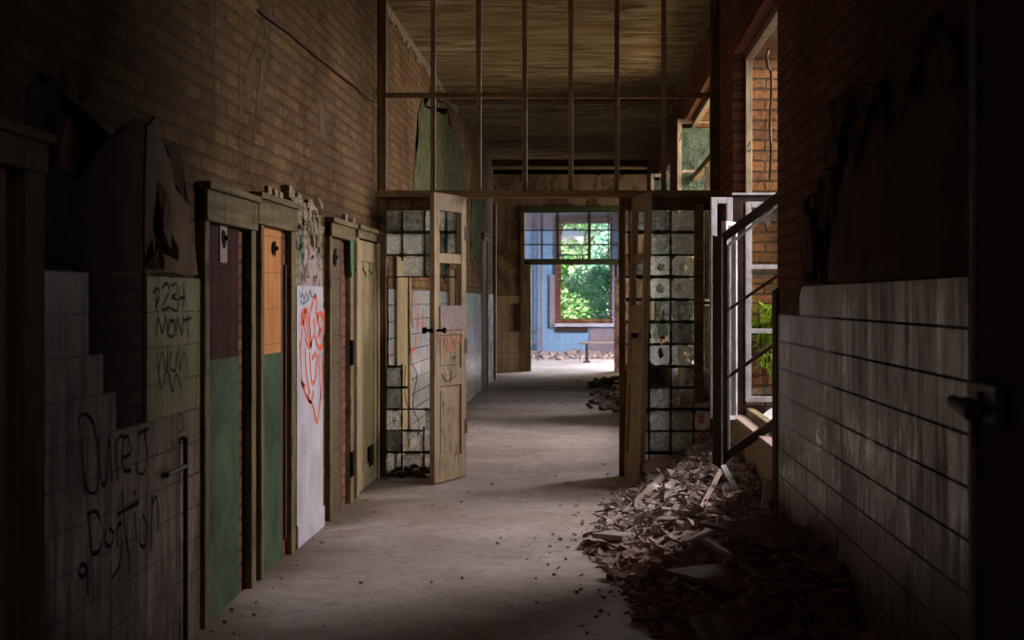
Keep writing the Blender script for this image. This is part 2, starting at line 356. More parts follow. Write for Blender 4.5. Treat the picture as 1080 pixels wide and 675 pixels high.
def lpoly(pts, off, bm=None):
    bm = bm or bmesh.new()
    prism(bm, [(XL+.001, y, z) for y, z in pts], (off, 0, 0)); return bm
def rpoly(pts, off, bm=None):
    bm = bm or bmesh.new()
    prism(bm, [(XR-.001, y, z) for y, z in pts], (-off, 0, 0)); return bm
ZT = 1.595; R = .146
pts = [(4.85, 0), (4.85, ZT), (5.35, ZT), (5.35, ZT-2*R), (5.51, ZT-2*R), (5.51, ZT-3*R), (5.66, ZT-3*R), (5.66, ZT-4*R), (6.90, ZT-4*R), (6.90, 0)]
obj('wall_tiles', lpoly(pts, .018), 'tileL', WL)
obj('wall_tiles', lpoly([(6.06, ZT-4*R), (6.06, ZT), (6.90, ZT), (6.90, ZT-4*R)], .018), 'tileG', WL)
obj('bare_backing', lpoly([(5.35, ZT-4*R), (5.35, ZT+.0), (6.06, ZT), (6.06, ZT-4*R)], .003), 'bare', WL)
bm = bmesh.new()
for a, b in ((12.95, 13.9), (14.9, 19.1), (20.2, 25.3), (26.5, 28.5)): box(bm, (XL, a, 0), (XL+.015, b, 1.6))
obj('wall_tiles', bm, 'tileF', WL)
# dark stained upper zone beside the near frame, ragged plaster remains
def ragged(seq, amp=.03, n=6):
    out = []
    for (a, b) in zip(seq, seq[1:]+seq[:1]):
        for i in range(n):
            t = i/n; out.append((a[0]+(b[0]-a[0])*t+random.uniform(-amp, amp)*(i > 0), a[1]+(b[1]-a[1])*t+random.uniform(-amp, amp)*(i > 0)))
    return out
def L(*pp): return [wl(x, y) for x, y in pp]
def Rr(*pp): return [wr(x, y) for x, y in pp]
obj('plaster_remnant', lpoly(ragged(L((30, 280), (30, 90), (52, 80), (75, 120), (72, 190), (108, 150), (150, 125), (190, 160), (204, 290), (150, 290))), .004), plain('plaster_dark', (.075, .042, .028), .95, .7, 4, .9, .1), WL)
obj('plaster_remnant', lpoly(ragged(L((150, 290), (152, 130), (165, 127), (180, 190), (195, 215), (206, 290)), .02, 4), .012), 'plaster', WL)
for pp in (((72, 66), (76, 64), (78, 90), (77, 108), (73, 100)), ((58, 118), (64, 140), (70, 170), (64, 184), (48, 176), (44, 170)), ((163, 190), (172, 235), (178, 275), (168, 262), (160, 240)), ((150, 280), (158, 250), (162, 285))):
    y0 = wl(*pp[0])[0]
    bm = bmesh.new(); pts = ragged(L(*pp), .008, 3)
    prism(bm, [(XL+.01+.035*abs(math.sin(i*.9)), y, z) for i, (y, z) in enumerate(pts)], (.006, 0, 0))
    obj('plaster_flap', bm, 'plaster', WL)
# cream peeling plaster above the white painted pier
pts = ragged(L((305, 318), (304, 216), (312, 203), (318, 214), (325, 211), (332, 222), (336, 240), (338, 318)), .012, 6)
pz = obj('peeling_plaster', lpoly(pts, .02), 'peel', WL)
bm = bmesh.new()
for i in range(70):
    px = random.uniform(306, 336); py = random.uniform(214, 296); y, z = wl(px, py); s = random.uniform(.02, .07)
    c = Vector((XL+.022, y, z)); e = [Vector((random.uniform(0, .03), random.uniform(-s, s), random.uniform(-1.4*s, 1.4*s))) for _ in range(3)]
    v = [bm.verts.new(c+q) for q in e]; bm.faces.new(v)
obj('paint_flakes', bm, 'peel', WL)
obj('mauve_plaster', lpoly(L((311, 302), (311, 270), (318, 262), (334, 268), (336, 302)), .024), 'mauve', WL)
obj('white_paint', lpoly([(9.12, .13), (9.12, 1.585), (10.02, 1.585), (10.02, .13)], .03), 'white_wall', WL)
obj('tile_skirting', B(((XL, 9.12, 0), (XL+.04, 10.04, .14))), 'white_wall', WL, .006)
bm = bmesh.new()   # loose bricks poking out above the frames
for px, py in ((281, 204), (286, 207), (291, 210), (298, 203), (303, 206), (361, 232), (365, 236)):
    y, z = wl(px, py); box(bm, (XL, y-.05, z-.03), (XL+random.uniform(.02, .06), y+.05, z+.04))
obj('broken_bricks', bm, 'peel', WL)
bm = bmesh.new()   # cable line running along the upper wall
tube(bm, [(XL+.02, *wl(270+i*10.4, 10+i*8.3+random.uniform(-1.5, 1.5))) for i in range(13)], .007)
obj('conduit_groove', bm, 'rust', WL)

bm = bmesh.new()
for pts in ([(15.2, 2.2), (16.2, 3.7), (18.6, 3.9), (21.5, 3.6), (22, 2.3), (19, 1.7)], [(23, 2.0), (23.2, 3.5), (26, 3.2), (25.2, 2.2)]): lpoly(ragged(pts, .13, 14), .006, bm)
obj('mossy_patch', bm, plain('green_moss_wall', (.10, .105, .045), .95, .6, 5, .9, .1, c2=(.025, .024, .014)), WL)
bm = bmesh.new()
for i in range(46):
    y = 13.2+i*.16; bm2 = box(bm, (XL, y, CEIL-random.uniform(.05, .14)), (XL+.02, y+.17, CEIL-.0))
obj('flaked_cornice', bm, 'peel', WL)
# graffiti ribbons
def smooth(p, k=5):
    if len(p) < 3: return p
    out = []
    q = [p[0]]+p+[p[-1]]
    for i in range(1, len(q)-2):
        for j in range(k):
            t = j/k; a, b, c, d = q[i-1], q[i], q[i+1], q[i+2]
            out.append(tuple(.5*((2*b[m])+(-a[m]+c[m])*t+(2*a[m]-5*b[m]+4*c[m]-d[m])*t*t+(-a[m]+3*b[m]-3*c[m]+d[m])*t**3) for m in (0, 1)))
    out.append(p[-1]); return out
def ribbon(bm, p, x, w):
    p = smooth(p)
    prev = None
    for i, (y, z) in enumerate(p):
        a = p[max(i-1, 0)]; b = p[min(i+1, len(p)-1)]; d = Vector((b[0]-a[0], b[1]-a[1]))
        if d.length < 1e-7: continue
        d.normalize(); ww = w*(.75+.5*mnoise.noise(Vector((y*9, z*9, 0))))
        u = bm.verts.new((x, y-d.y*ww, z+d.x*ww)); v = bm.verts.new((x, y+d.y*ww, z-d.x*ww))
        if prev: bm.faces.new((prev[0], prev[1], v, u))
        prev = (u, v)
def graffiti(strokes, conv, x, w, m, name='graffiti', off=(0, 0)):
    bm = bmesh.new()
    for s in strokes: ribbon(bm, [wl(*conv(u, v)) for u, v in s], x, w)
    return obj(name, bm, m, WL)
c2 = lambda u, v: (u/2.4545, 400+v/2.4545)
G1 = [[(190, 130), (190, 100), (205, 90), (225, 110), (235, 160), (240, 230), (235, 290), (215, 290), (205, 260), (198, 180)], [(197, 160), (205, 300)],
      [(240, 150), (245, 220), (250, 270), (262, 260), (268, 150), (277, 270)], [(285, 150), (291, 262)], [(286, 175), (298, 146), (309, 155)],
      [(300, 205), (325, 190), (318, 150), (305, 160), (305, 230), (327, 236)], [(360, 125), (369, 200), (360, 243), (342, 238), (340, 212)], [(345, 140), (372, 128)],
      [(215, 345), (222, 445)], [(210, 352), (235, 343), (252, 390), (245, 442), (222, 452)], [(262, 390), (258, 420), (272, 432), (281, 402), (268, 385)],
      [(287, 385), (291, 432)], [(287, 395), (294, 375), (303, 374)], [(303, 290), (312, 400), (322, 470), (320, 502)], [(290, 350), (347, 318)],
      [(335, 345), (341, 422)], [(334, 288), (339, 302)], [(352, 360), (348, 420), (362, 432), (369, 382), (355, 350)], [(381, 300), (377, 442)], [(379, 330), (391, 305), (398, 340), (397, 395)],
      [(190, 490), (200, 478), (212, 496), (197, 512), (188, 495)], [(212, 480), (213, 560)], [(303, 420), (296, 480), (276, 515)]]
graffiti(G1, c2, XL+.0195, .0105, 'black')
graffiti([[(435, 95), (428, 150), (440, 175)], [(450, 90), (462, 95), (462, 130), (450, 140), (452, 165), (466, 160)]], c2, XL+.0195, .005, 'black')
c1 = lambda u, v: (u/2.595, 140+v/2.596)
G2 = [[(405, 440), (418, 425), (424, 445), (412, 475)], [(413, 430), (417, 492)], [(430, 425), (444, 412), (450, 435), (430, 482), (452, 478)],
      [(456, 420), (470, 413), (470, 440), (458, 450), (477, 462), (470, 487), (455, 480)], [(481, 418), (478, 452), (495, 448)], [(491, 412), (491, 475)],
      [(413, 565), (420, 508), (432, 548), (441, 503), (447, 562)], [(452, 518), (448, 552), (462, 556), (466, 520), (452, 514)], [(470, 560), (473, 508), (486, 552), (489, 503)],
      [(490, 514), (513, 506)], [(501, 510), (504, 562)], [(418, 590), (420, 650), (432, 600), (442, 655), (447, 588)], [(455, 600), (452, 640), (468, 650), (472, 600)], [(478, 590), (480, 650), (492, 600), (500, 655)],
      [(420, 640), (430, 700), (445, 650), (460, 710), (470, 660), (485, 700)]]
graffiti(G2, c1, XL+.0195, .009, 'black')
c8 = lambda u, v: (300+u/4.5, 300+v/4.5)
G3 = [[(55, 165), (62, 130), (84, 125), (90, 165), (98, 235), (105, 290), (92, 262), (76, 130)], [(100, 125), (113, 80), (124, 58), (131, 88), (126, 124)],
      [(133, 190), (135, 150), (147, 138), (157, 150), (152, 175)], [(52, 180), (66, 182), (74, 120)], [(96, 130), (99, 250)], [(74, 258), (96, 300), (116, 243), (138, 298), (157, 288), (152, 208), (136, 250)],
      [(48, 270), (54, 400), (60, 470), (76, 480)], [(75, 300), (80, 420), (97, 522)], [(95, 320), (106, 462), (124, 440), (131, 330)], [(108, 352), (127, 322)], [(139, 330), (146, 470), (151, 545)],
      [(54, 455), (84, 540), (110, 572), (131, 652), (146, 562), (157, 450), (155, 330)], [(84, 520), (101, 562), (115, 508)], [(60, 210), (50, 300)], [(115, 160), (122, 240)], [(165, 115), (166, 235)],
      [(60, 140), (70, 200), (82, 250)], [(125, 130), (140, 180), (146, 260)]]
graffiti(G3, c8, XL+.0325, .021, 'red')
graffiti([[(48, 30), (52, 60), (62, 45), (70, 70), (80, 40), (90, 68), (98, 30), (108, 62), (125, 50)], [(50, 75), (64, 90), (90, 70)]], c8, XL+.0325, .014, 'bluespray')
graffiti([[(431, 300), (433, 340), (436, 310), (439, 350), (441, 305)], [(443, 330), (446, 352), (444, 312)], [(430, 350), (434, 372), (438, 356)]], lambda u, v: (u, v), XL+.018, .02, 'red')
c7 = lambda u, v: (290+u/6.745, 200+v/6.745)
graffiti([[(165, 330), (155, 370), (175, 400), (155, 450), (180, 480)], [(150, 400), (160, 520), (178, 440)]], c7, XL+.026, .022, 'greenspray')

# black iron bracket rod standing by the tiles
bm = bmesh.new(); y, _ = wl(186, 500); cyl(bm, (XL+.04, y, 0), (XL+.04, y, .905), .011); cyl(bm, (XL+.04, y, .78), (XL+.04, y-.29, .775), .011); cyl(bm, (XL+.04, y-.29, .775), (XL+.022, y-.29, .775), .011); cyl(bm, (XL+.04, y, .9), (XL+.022, y, .9), .009)
tag(obj('metal_rod', bm, 'iron'), 'thin black metal rod with a side bar standing against the left tiles', 'rod')

# ---------------------------------------------------------------- doors of the left wall
def door(n, y0, y1, ztop, head, cas0, cas1, leaf, lower, upper, zmid, label, hy0=None, hy1=None, proud=.04, m='frame', mh='frameH'):
    r = root('door_%d' % n, (XL, (y0+y1)/2, 0), label, 'door', kind='structure')
    o = Vector((XL, (y0+y1)/2, 0))
    def bx(*bb):
        bm = bmesh.new()
        for a, b in bb: box(bm, Vector(a)-o, Vector(b)-o)
        return bm
    obj('door_frame', bx(((XL-.14, y0-cas0, 0), (XL+proud, y0, ztop+head))), m, r, .006)
    obj('door_frame', bx(((XL-.14, y1, 0), (XL+proud, y1+cas1, ztop+head))), m, r, .006)
    obj('door_head', bx(((XL-.1, (hy0 or y0-cas0), ztop), (XL+proud+.012, (hy1 or y1+cas1), ztop+head)), ((XL, (hy0 or y0-cas0)-.01, ztop+head-.035), (XL+proud+.03, (hy1 or y1+cas1)+.01, ztop+head))), mh, r, .006)
    if lower: obj('door_panel', bx(((XL-.03, leaf[0], .01), (XL+.018, leaf[1], zmid))), lower, r)
    if upper:
        u = obj('door_panel', bx(((XL-.03, leaf[0], zmid), (XL+.016, leaf[1], ztop))), upper, r)
    if leaf[1] < y1-.01: obj('rotten_jamb', bx(((XL-.12, leaf[1], 0), (XL-.0, y1, ztop))), 'brickR', r)
    return r, o, bx
def hole(r, o, px, py, rad=.045, plate=None):
    y, z = wl(px, py)
    bm = bmesh.new(); x = XL+.0165
    if plate: box(bm, Vector((x, y-plate, z-plate*1.7))-o, Vector((x+.006, y+plate, z+plate))-o); obj('switch_plate', bm, 'mauve', r); bm = bmesh.new()
    k = 11; pts = []
    for i in range(k):
        t = 2*math.pi*i/k; rr = rad*random.uniform(.75, 1.25); pts.append(Vector((x+.007, y+math.cos(t)*rr, z+math.sin(t)*rr*1.1))-o)
    prism(bm, pts, (.004, 0, 0)); obj('burnt_hole', bm, 'black', r)
    bm = bmesh.new(); cyl(bm, Vector((x+.006, y, z))-o, Vector((x+.03, y, z))-o, rad*.35, 10, rad*.25); obj('lock_spindle', bm, 'rust', r)
r, o, bx = door(1, 3.72, 4.66, 1.90, .13, .1, .18, (3.72, 4.66), 'panel4', 'panel4', 1.0, 'dark wooden door in the nearest left doorway at the picture edge', proud=.05, m='part', mh='part')
r, o, bx = door(2, 6.98, 7.86, 1.86, .18, .08, .1, (6.98, 7.66), 'green', 'maroon', 1.215, 'doorway filled green below and dark maroon tiles above, nearest the camera')
hole(r, o, 231, 251, .04, .07)
r, o, bx = door(3, 8.16, 8.92, 1.90, .17, .07, .12, (8.16, 8.72), 'green', 'orange', 1.20, 'doorway filled green below and bright orange tiles above', hy0=7.98)
hole(r, o, 285, 262, .042)
obj('splintered_strip', bx(((XL-.03, 8.75, 0), (XL+.012, 8.79, 1.85)), ((XL-.03, 8.86, .1), (XL+.015, 8.89, 1.7))), 'rust', r)
r, o, bx = door(4, 10.32, 11.14, 1.93, .13, .06, .15, (10.32, 10.80), 'tan', 'tan', 1.2, 'doorway with tan tiled infill right of the white graffiti pier')
hole(r, o, 350, 271, .05)
obj('splintered_strip', bx(((XL-.03, 10.8, 0), (XL+.02, 10.88, 1.9))), 'rust', r)
bm = bmesh.new(); y, z = wl(364, 270)
prism(bm, [Vector((XL+.045, y+a, z+b))-o for a, b in ((-.08, .1), (.0, .16), (.07, .08), (.06, -.1), (.0, -.16), (-.05, -.1))], (.006, 0, 0)); obj('green_paint_blot', bm, 'greenspray', r)
obj('hinge', bx(((XL+.03, 11.14, 1.02), (XL+.055, 11.22, 1.2)), ((XL+.03, 11.14, .2), (XL+.055, 11.22, .38))), 'black', r)
r, o, bx = door(5, 11.55, 12.6, 1.97, .1, .1, .1, (11.55, 12.6), None, None, 1, 'closed cream panelled door beside the glazed partition', m='framelite', mh='frameH')
bm = bx(((XL-.05, 11.56, .02), (XL+.03, 11.7, 1.96)), ((XL-.05, 12.42, .02), (XL+.03, 12.59, 1.96)), ((XL-.05, 11.7, 1.8), (XL+.03, 12.42, 1.96)), ((XL-.05, 11.7, .02), (XL+.03, 12.42, .2)))
obj('door_rails', bm, 'panel4', r, .005)
obj('door_panel', bx(((XL-.045, 11.68, .18), (XL+.018, 12.46, 1.82))), 'panel4', r)
bm = bmesh.new()
for s in ([(60, 440), (85, 470), (60, 500)], [(90, 400), (70, 540), (95, 620)], [(130, 480), (110, 560), (135, 600)], [(65, 560), (90, 600)]):
    p = [wl(370+(a)/6.745, 200+b/6.745) for a, b in s]; ribbon(bm, [(y-o.y, z) for y, z in p], .0195, .012)
obj('graffiti', bm, 'black', r)
obj('vent_grille', bx(((XL-.01, 12.12, .16), (XL+.034, 12.38, .32))), 'black', r)
r, o, bx = door(6, 13.95, 14.85, 1.9, .12, .1, .1, (13.95, 14.85), 'panel4', 'panel4', 1.2, 'brown door seen through the glazed panel on the left', m='framelite')
r, o, bx = door(7, 19.2, 20.1, 1.9, .12, .1, .1, (19.2, 20.1), 'panel4', 'panel4', 1.2, 'door on the left beyond the partition', m='part')
r, o, bx = door(8, 25.4, 26.4, 2.5, .12, .12, .12, (25.4, 26.4), 'green', 'tan', 1.2, 'tall doorway with grey posts near the far left corner', m='framelite')

# ---------------------------------------------------------------- right wall, windows
WINS = [(8.88, 11.6, .6, 3.38), (13.5, 17.6, .8, 3.55), (20.5, 23.6, .8, 3.55)]
WR = wall_with('wall_right', XR, XR+.5, -2.2, 28.5, WINS, 'brickR', label='dark brick right corridor wall above white tiles', cat='wall')
ZR = 1.57; q = .1525
pts = [(4.27, 0), (4.27, ZR), (7.70, ZR), (7.78, ZR-.02), (7.82, ZR-.06), (7.82, ZR-q), (8.70, ZR-q), (8.70, 0)]
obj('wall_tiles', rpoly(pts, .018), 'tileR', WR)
obj('plain_tiles', rpoly([(7.84, ZR-q), (7.84, ZR-.01), (8.88, ZR-.0), (8.88, ZR-q)], .012), 'mauve' if 0 else 'plasterR', WR)
obj('corner_post', B(((XR-.03, 8.70, 0), (XR+.0, 8.90, 1.56))), 'brown_sash', WR, .01)
bm = bmesh.new()
for a, b in ((12.95, 13.5), (17.6, 20.5), (23.6, 28.5)): box(bm, (XR-.015, a, 0), (XR, b, 1.57))
obj('wall_tiles', bm, 'tileF', WR)
# remains of plaster on the right
obj('plaster_remnant', rpoly(ragged(Rr((1036, 286), (1036, 12), (1000, 14), (960, 48), (948, 90), (918, 90), (908, 150), (885, 200), (872, 298)), .03, 7), .012), 'plasterR', WR)
for pp in (((1008, 30), (1016, 40), (1014, 120), (1004, 90)), ((955, 55), (978, 48), (975, 100), (965, 125), (957, 100)), ((925, 88), (938, 92), (932, 120), (920, 130), (915, 165), (912, 130)), ((895, 100), (905, 105), (900, 150), (886, 178), (884, 130)), ((880, 175), (888, 180), (884, 245), (876, 240)), ((858, 205), (866, 230), (872, 290), (862, 288), (854, 240))):
    bm = bmesh.new(); pts = ragged(Rr(*pp), .015, 3)
    prism(bm, [(XR-.015-.05*abs(math.sin(i*.8)), y, z) for i, (y, z) in enumerate(pts)], (-.006, 0, 0)); obj('plaster_flap', bm, 'plaster', WR)
for pp in (((985, 20), (1000, 22), (1002, 50), (985, 45)), ((940, 60), (952, 70), (948, 120), (938, 150), (935, 100)), ((905, 110), (915, 100), (915, 165), (905, 185)), ((888, 110), (893, 150), (884, 200), (880, 170)), ((866, 190), (874, 200), (876, 300), (868, 298)), ((850, 215), (858, 225), (862, 296), (852, 296))):
    obj('bare_backing', rpoly(ragged(Rr(*pp), .012, 3), .016), 'dark', WR)
bm = bmesh.new(); tube(bm, [(XR-.02, *wr(814+a, b)) for a, b in ((0, 52), (-2, 60), (0, 72), (3, 76), (3, 100), (1.5, 130), (3, 160), (1.5, 190))], .008)
obj('hanging_cable', bm, 'peel', WR)
bm = bmesh.new()
for i in range(46):
    y = 13.2+i*.16; box(bm, (XR-.02, y, CEIL-random.uniform(.05, .14)), (XR, y+.17, CEIL))
obj('flaked_cornice', bm, 'peel', WR)
# orange brick lining of the reveals
for i, (a, b, z0, z1) in enumerate(WINS):
    o = Vector((XR, (a+b)/2, z0))
    r = root('window_%d' % (i+1), o, ['tall right window opening nearest the camera with orange brick reveal', 'right window opening just beyond the glazed partition', 'farthest right window opening'][i], 'window', kind='structure')
    def bx(*bb):
        bm = bmesh.new()
        for p, s in bb: box(bm, Vector(p)-o, Vector(s)-o)
        return bm
    obj('window_reveal', bx(((XR+.11, b-.02, z0), (XR+.5, b, z1)), ((XR+.11, a, z0), (XR+.5, a+.02, z1)), ((XR+.11, a, z1-.02), (XR+.5, b, z1))), 'brick_out', r)
    obj('window_sill', bx(((XR-.02, a, z0), (XR+.5, b, z0+.03))), 'boardpink', r, .006)
    zt = 2.42 if i == 0 else 2.9
    fr = [((XR+.09, a, z0), (XR+.14, a+.05, z1)), ((XR+.09, b-.06, z0), (XR+.14, b-.01, z1)), ((XR+.085, a, z1-.06), (XR+.145, b, z1)), ((XR+.085, a, z0+.03), (XR+.145, b, z0+.08)),
          ((XR+.09, (a+b)/2-.03, z0), (XR+.14, (a+b)/2+.03, zt)), ((XR+.08, a, zt-.04), (XR+.15, b, zt+.03))]
    if i == 0: fr = fr[:4]
    obj('window_frame', bx(*fr), 'framelite', r, .005)
    if i == 0:
        # brown timber lining below the sill, facing the corridor
        obj('sill_apron', bx(((XR-.02, a+.02, .05), (XR, b, .6))), 'panel4', r)
# window sashes
def sash(name, w, h, panes, loc, rz, m, label, t=.04, st=.055, glass=None, shear=0, mid=None, tilt=0, inner=None, bar=.03):
    r = root(name, loc, label, 'window sash', 'old window sashes standing open'); r.rotation_euler = (0, tilt, rz)
    def S(a, b):
        bm = bmesh.new(); v = box(bm, a, b)
        for q in v: q.co.z += q.co.x*shear
        return bm
    def SS(lst):
        bm = bmesh.new()
        for a, b in lst:
            for q in box(bm, a, b): q.co.z += q.co.x*shear
        return bm
    obj('stile', SS([((0, 0, 0), (st, t, h))]), m, r, .004)
    obj('stile', SS([((w-st, 0, 0), (w, t, h))]), m, r, .004)
    obj('top_rail', SS([((st, 0, h-st), (w-st, t, h))]), m, r, .004)
    obj('bottom_rail', SS([((st, 0, 0), (w-st, t, st))]), m, r, .004)
    for z in panes: obj('glazing_bar', SS([((st, .005, z-bar/2), (w-st, t-.005, z+bar/2))]), m, r, .003)
    if glass:
        for pg in glass:
            bm = bmesh.new(); prism(bm, [(x, t/2-.002, z+x*shear) for x, z in pg], (0, .004, 0)); obj('broken_glass', bm, 'glassclear', r)
    return r
def jag(x0, x1, z0, z1, side, n=9, d=.05):   # shard clinging to one side of a pane
    if side == 'L':
        return [(x0, z0)]+[(x0+random.uniform(.15, 1)*d, z0+(z1-z0)*(i+.5)/n) for i in range(n)]+[(x0, z1)]
    if side == 'T':
        return [(x0, z1)]+[(x0+(x1-x0)*(i+.5)/n, z1-random.uniform(.15, 1)*d) for i in range(n)]+[(x1, z1)]
    return [(x0, z0)]+[(x0+(x1-x0)*(i+.5)/n, z0+random.uniform(.15, 1)*d) for i in range(n)]+[(x1, z0)]
# narrow white sash swung into the corridor (750-773)
a = W(750, 208, 11.25)
sash('window_sash', .165, a.z-.62, [1.15], (a.x, 11.25, .62), math.radians(8), 'white_sash', 'narrow white window sash standing open against the right end of the partition', st=.045, glass=[[(.045, .1), (.12, .1), (.12, .9), (.045, .7)]])
# brown fixed leaf with top bar at y 205
a = W(772, 204, 11.5)
sash('window_sash', .62, a.z-.62, [], (a.x, 11.5, .62), 0, 'brown_sash', 'dark brown outer window sash opened across the reveal with pale top edge', st=.085, t=.05)
bm = B(((a.x-.0, 11.48, a.z-.012), (a.x+.62, 11.56, a.z+.004))); tag(obj('lit_edge_strip', bm, 'white_sash'), 'thin pale strip drawing the lit top edge of the brown sash', 'strip')  # pale strip stands in for light catching the sash's top edge
# white triple sash
a = W(786, 213, 11.4); zb = W(786, 424, 11.4).z
H = a.z-zb
r = sash('window_sash', .3, H, [H*.355, H*.675], (a.x, 11.38, zb), 0, 'white_sash', 'three pane white window sash with broken glass, plants behind its lower panes', st=.042, bar=.035,
     glass=[jag(.04, .26, H*.68, H-.04, 'T', 9, .2), jag(.04, .26, H*.36, H*.66, 'T', 9, .1), jag(.04, .26, H*.04, H*.3, 'B', 7, .06)])
# sash seen edge on with jagged glass
a = W(767, 240, 11.7)
sash('window_sash', .2, 1.45, [], (W(766, 0, 11.0).x, 11.0, .62), math.radians(60), 'white_sash', 'tall white window sash with jagged glass left in its edge, behind the slanting bars', st=.03,
     glass=[jag(.03, .17, .1, 1.4, 'L', 22, .1)])
# racked dark sash: upright with parallel slanting bars
YS = 9.7
u0 = W(765, 484, YS)
r = root('collapsed_sash', u0, 'racked dark brown window frame with slanting bars propped in the right rubble', 'window frame')
def pb(pts, th, name, m):
    bm = bmesh.new(); prism(bm, [Vector(W(x, y, YS))-Vector(u0) for x, y in pts], (0, th, 0)); obj(name, bm, m, r, .003)
pb([(752, 248), (760.5, 250), (760.5, 494), (752, 490)], .05, 'stile', 'brown_sash')
pb([(760.8, 250), (762.4, 250), (762.4, 490), (760.8, 490)], .04, 'pale_edge', 'pale')
pb([(762.6, 250), (767, 250), (767, 488), (762.6, 490)], .05, 'stile', 'brown_sash')
pb([(767.2, 258), (770, 258), (770, 478), (767.2, 480)], .03, 'pale_edge', 'pale')
pb([(762, 257), (762, 246), (826, 198), (826, 211)], .05, 'slanting_rail', 'brown_sash')
pb([(770, 259.5), (768, 257), (826, 211.2), (826, 213.5)], .045, 'pale_edge', 'pale')
pb([(766, 330), (766, 326.5), (826, 285), (826, 289)], .03, 'glazing_bar', 'brown_sash')
pb([(766, 401), (766, 397), (826, 355), (826, 359.5)], .03, 'glazing_bar', 'brown_sash')
pb([(764, 488), (764, 477), (826, 435), (826, 446)], .05, 'slanting_rail', 'brown_sash')
# sashes of the window beyond the partition
for (Y, x0, w, zb, zt, lab) in ((17.3, 1.02, .55, .85, 3.56, 'open white sash with pale green glass beyond the partition, upper right'), (22.9, .95, .5, .85, 3.4, 'farthest open white sash beyond the partition on the right')):
    r = sash('window_sash', w, zt-zb, [(zt-zb)*.42, (zt-zb)*.78], (x0, Y, zb), 0, 'framelite', lab, st=.05)
    bm = B(((.05, .018, .1), (w-.05, .024, zt-zb-.1))); obj('glass_pane', bm, 'glassgreen', r)
for (Y, x0, lab) in ((14.3, .86, 'pale window sash close behind the right glazed panel'),):
    sash('window_sash', .45, 1.7, [.6, 1.15], (x0, Y, .5), math.radians(20), 'framelite', lab, st=.06)

# near door leaf at the right edge of the frame
r = root('open_door_leaf', (XR, 3.3, 0), 'very dark door edge with a black lock at the right edge of the picture', 'door')
lf = obj('leaf', B(((-.05, -1.2, 0), (-.012, .93, 2.9))), 'brown_sash', r, .004)
obj('edge_strip', B(((-.062, .84, 0), (-.05, .87, 2.9))), 'framelite' if 0 else 'bluespray', r)
bm = B(((-.075, .55, 1.18), (-.05, .85, 1.28))); cyl(bm, (-.05, .8, 1.22), (-.115, .8, 1.22), .018); cyl(bm, (-.115, .84, 1.225), (-.115, .62, 1.205), .018, 10, .024); cyl(bm, (-.05, .7, 1.22), (-.09, .7, 1.22), .04)
obj('door_lock', bm, 'iron', lf, .006)

# ---------------------------------------------------------------- glazed partition
PR = root('glazed_partition', (0, YP, 0), 'brown timber partition with mullions above and broken textured glass side panels', 'partition')
def pbx(lst, ins=None):
    bm = bmesh.new()
    for (x0, y0, x1, y1, d0, d1) in lst: box(bm, (PX(x0), d0, PZ(y1)), (PX(x1), d1, PZ(y0)))
    return bm
TOP = VY-(CEIL-EYE)/YP*F
FLO = VY+EYE/YP*F
def part(name, lst, m='part', bev=.004): return obj(name, pbx(lst), m, PR, bev)
part('post', [(399.5, TOP, 408, FLO, -.06, .06)]); part('post', [(749, TOP, 757.5, FLO, -.06, .06)])
for x in (457, 505, 553.5, 602, 650.5, 700): part('mullion', [(x-2.6, TOP, x+2.6, 203, -.03, .03)], 'framelite')
part('upper_rail', [(408, 98, 749, 103.5, -.025, .03)], 'bar')
part('transom_bar', [(399, 201.5, 757, 208.5, -.1, .08)], 'bar')
part('header_board', [(408, 208.5, 486, 222, -.02, .03)]); part('header_board', [(657, 208.5, 749, 222, -.02, .03)])
part('door_post', [(485, 208.5, 491, FLO, -.03, .04)]); part('door_post', [(653, 208.5, 659.5, FLO, -.03, .04)])
part('post', [(732, 216, 742, 425, -.045, .04)], 'bar'); part('sidelight_frame', [(742, 216, 749, 221, -.02, .03), (742, 318, 749, 321, -.02, .03)])
rows = [222, 245, 269, 292, 316, 339.5, 363, 386.5, 408.5, 431.5, 454.5, 477.5, 500]
rng = random.Random(4)
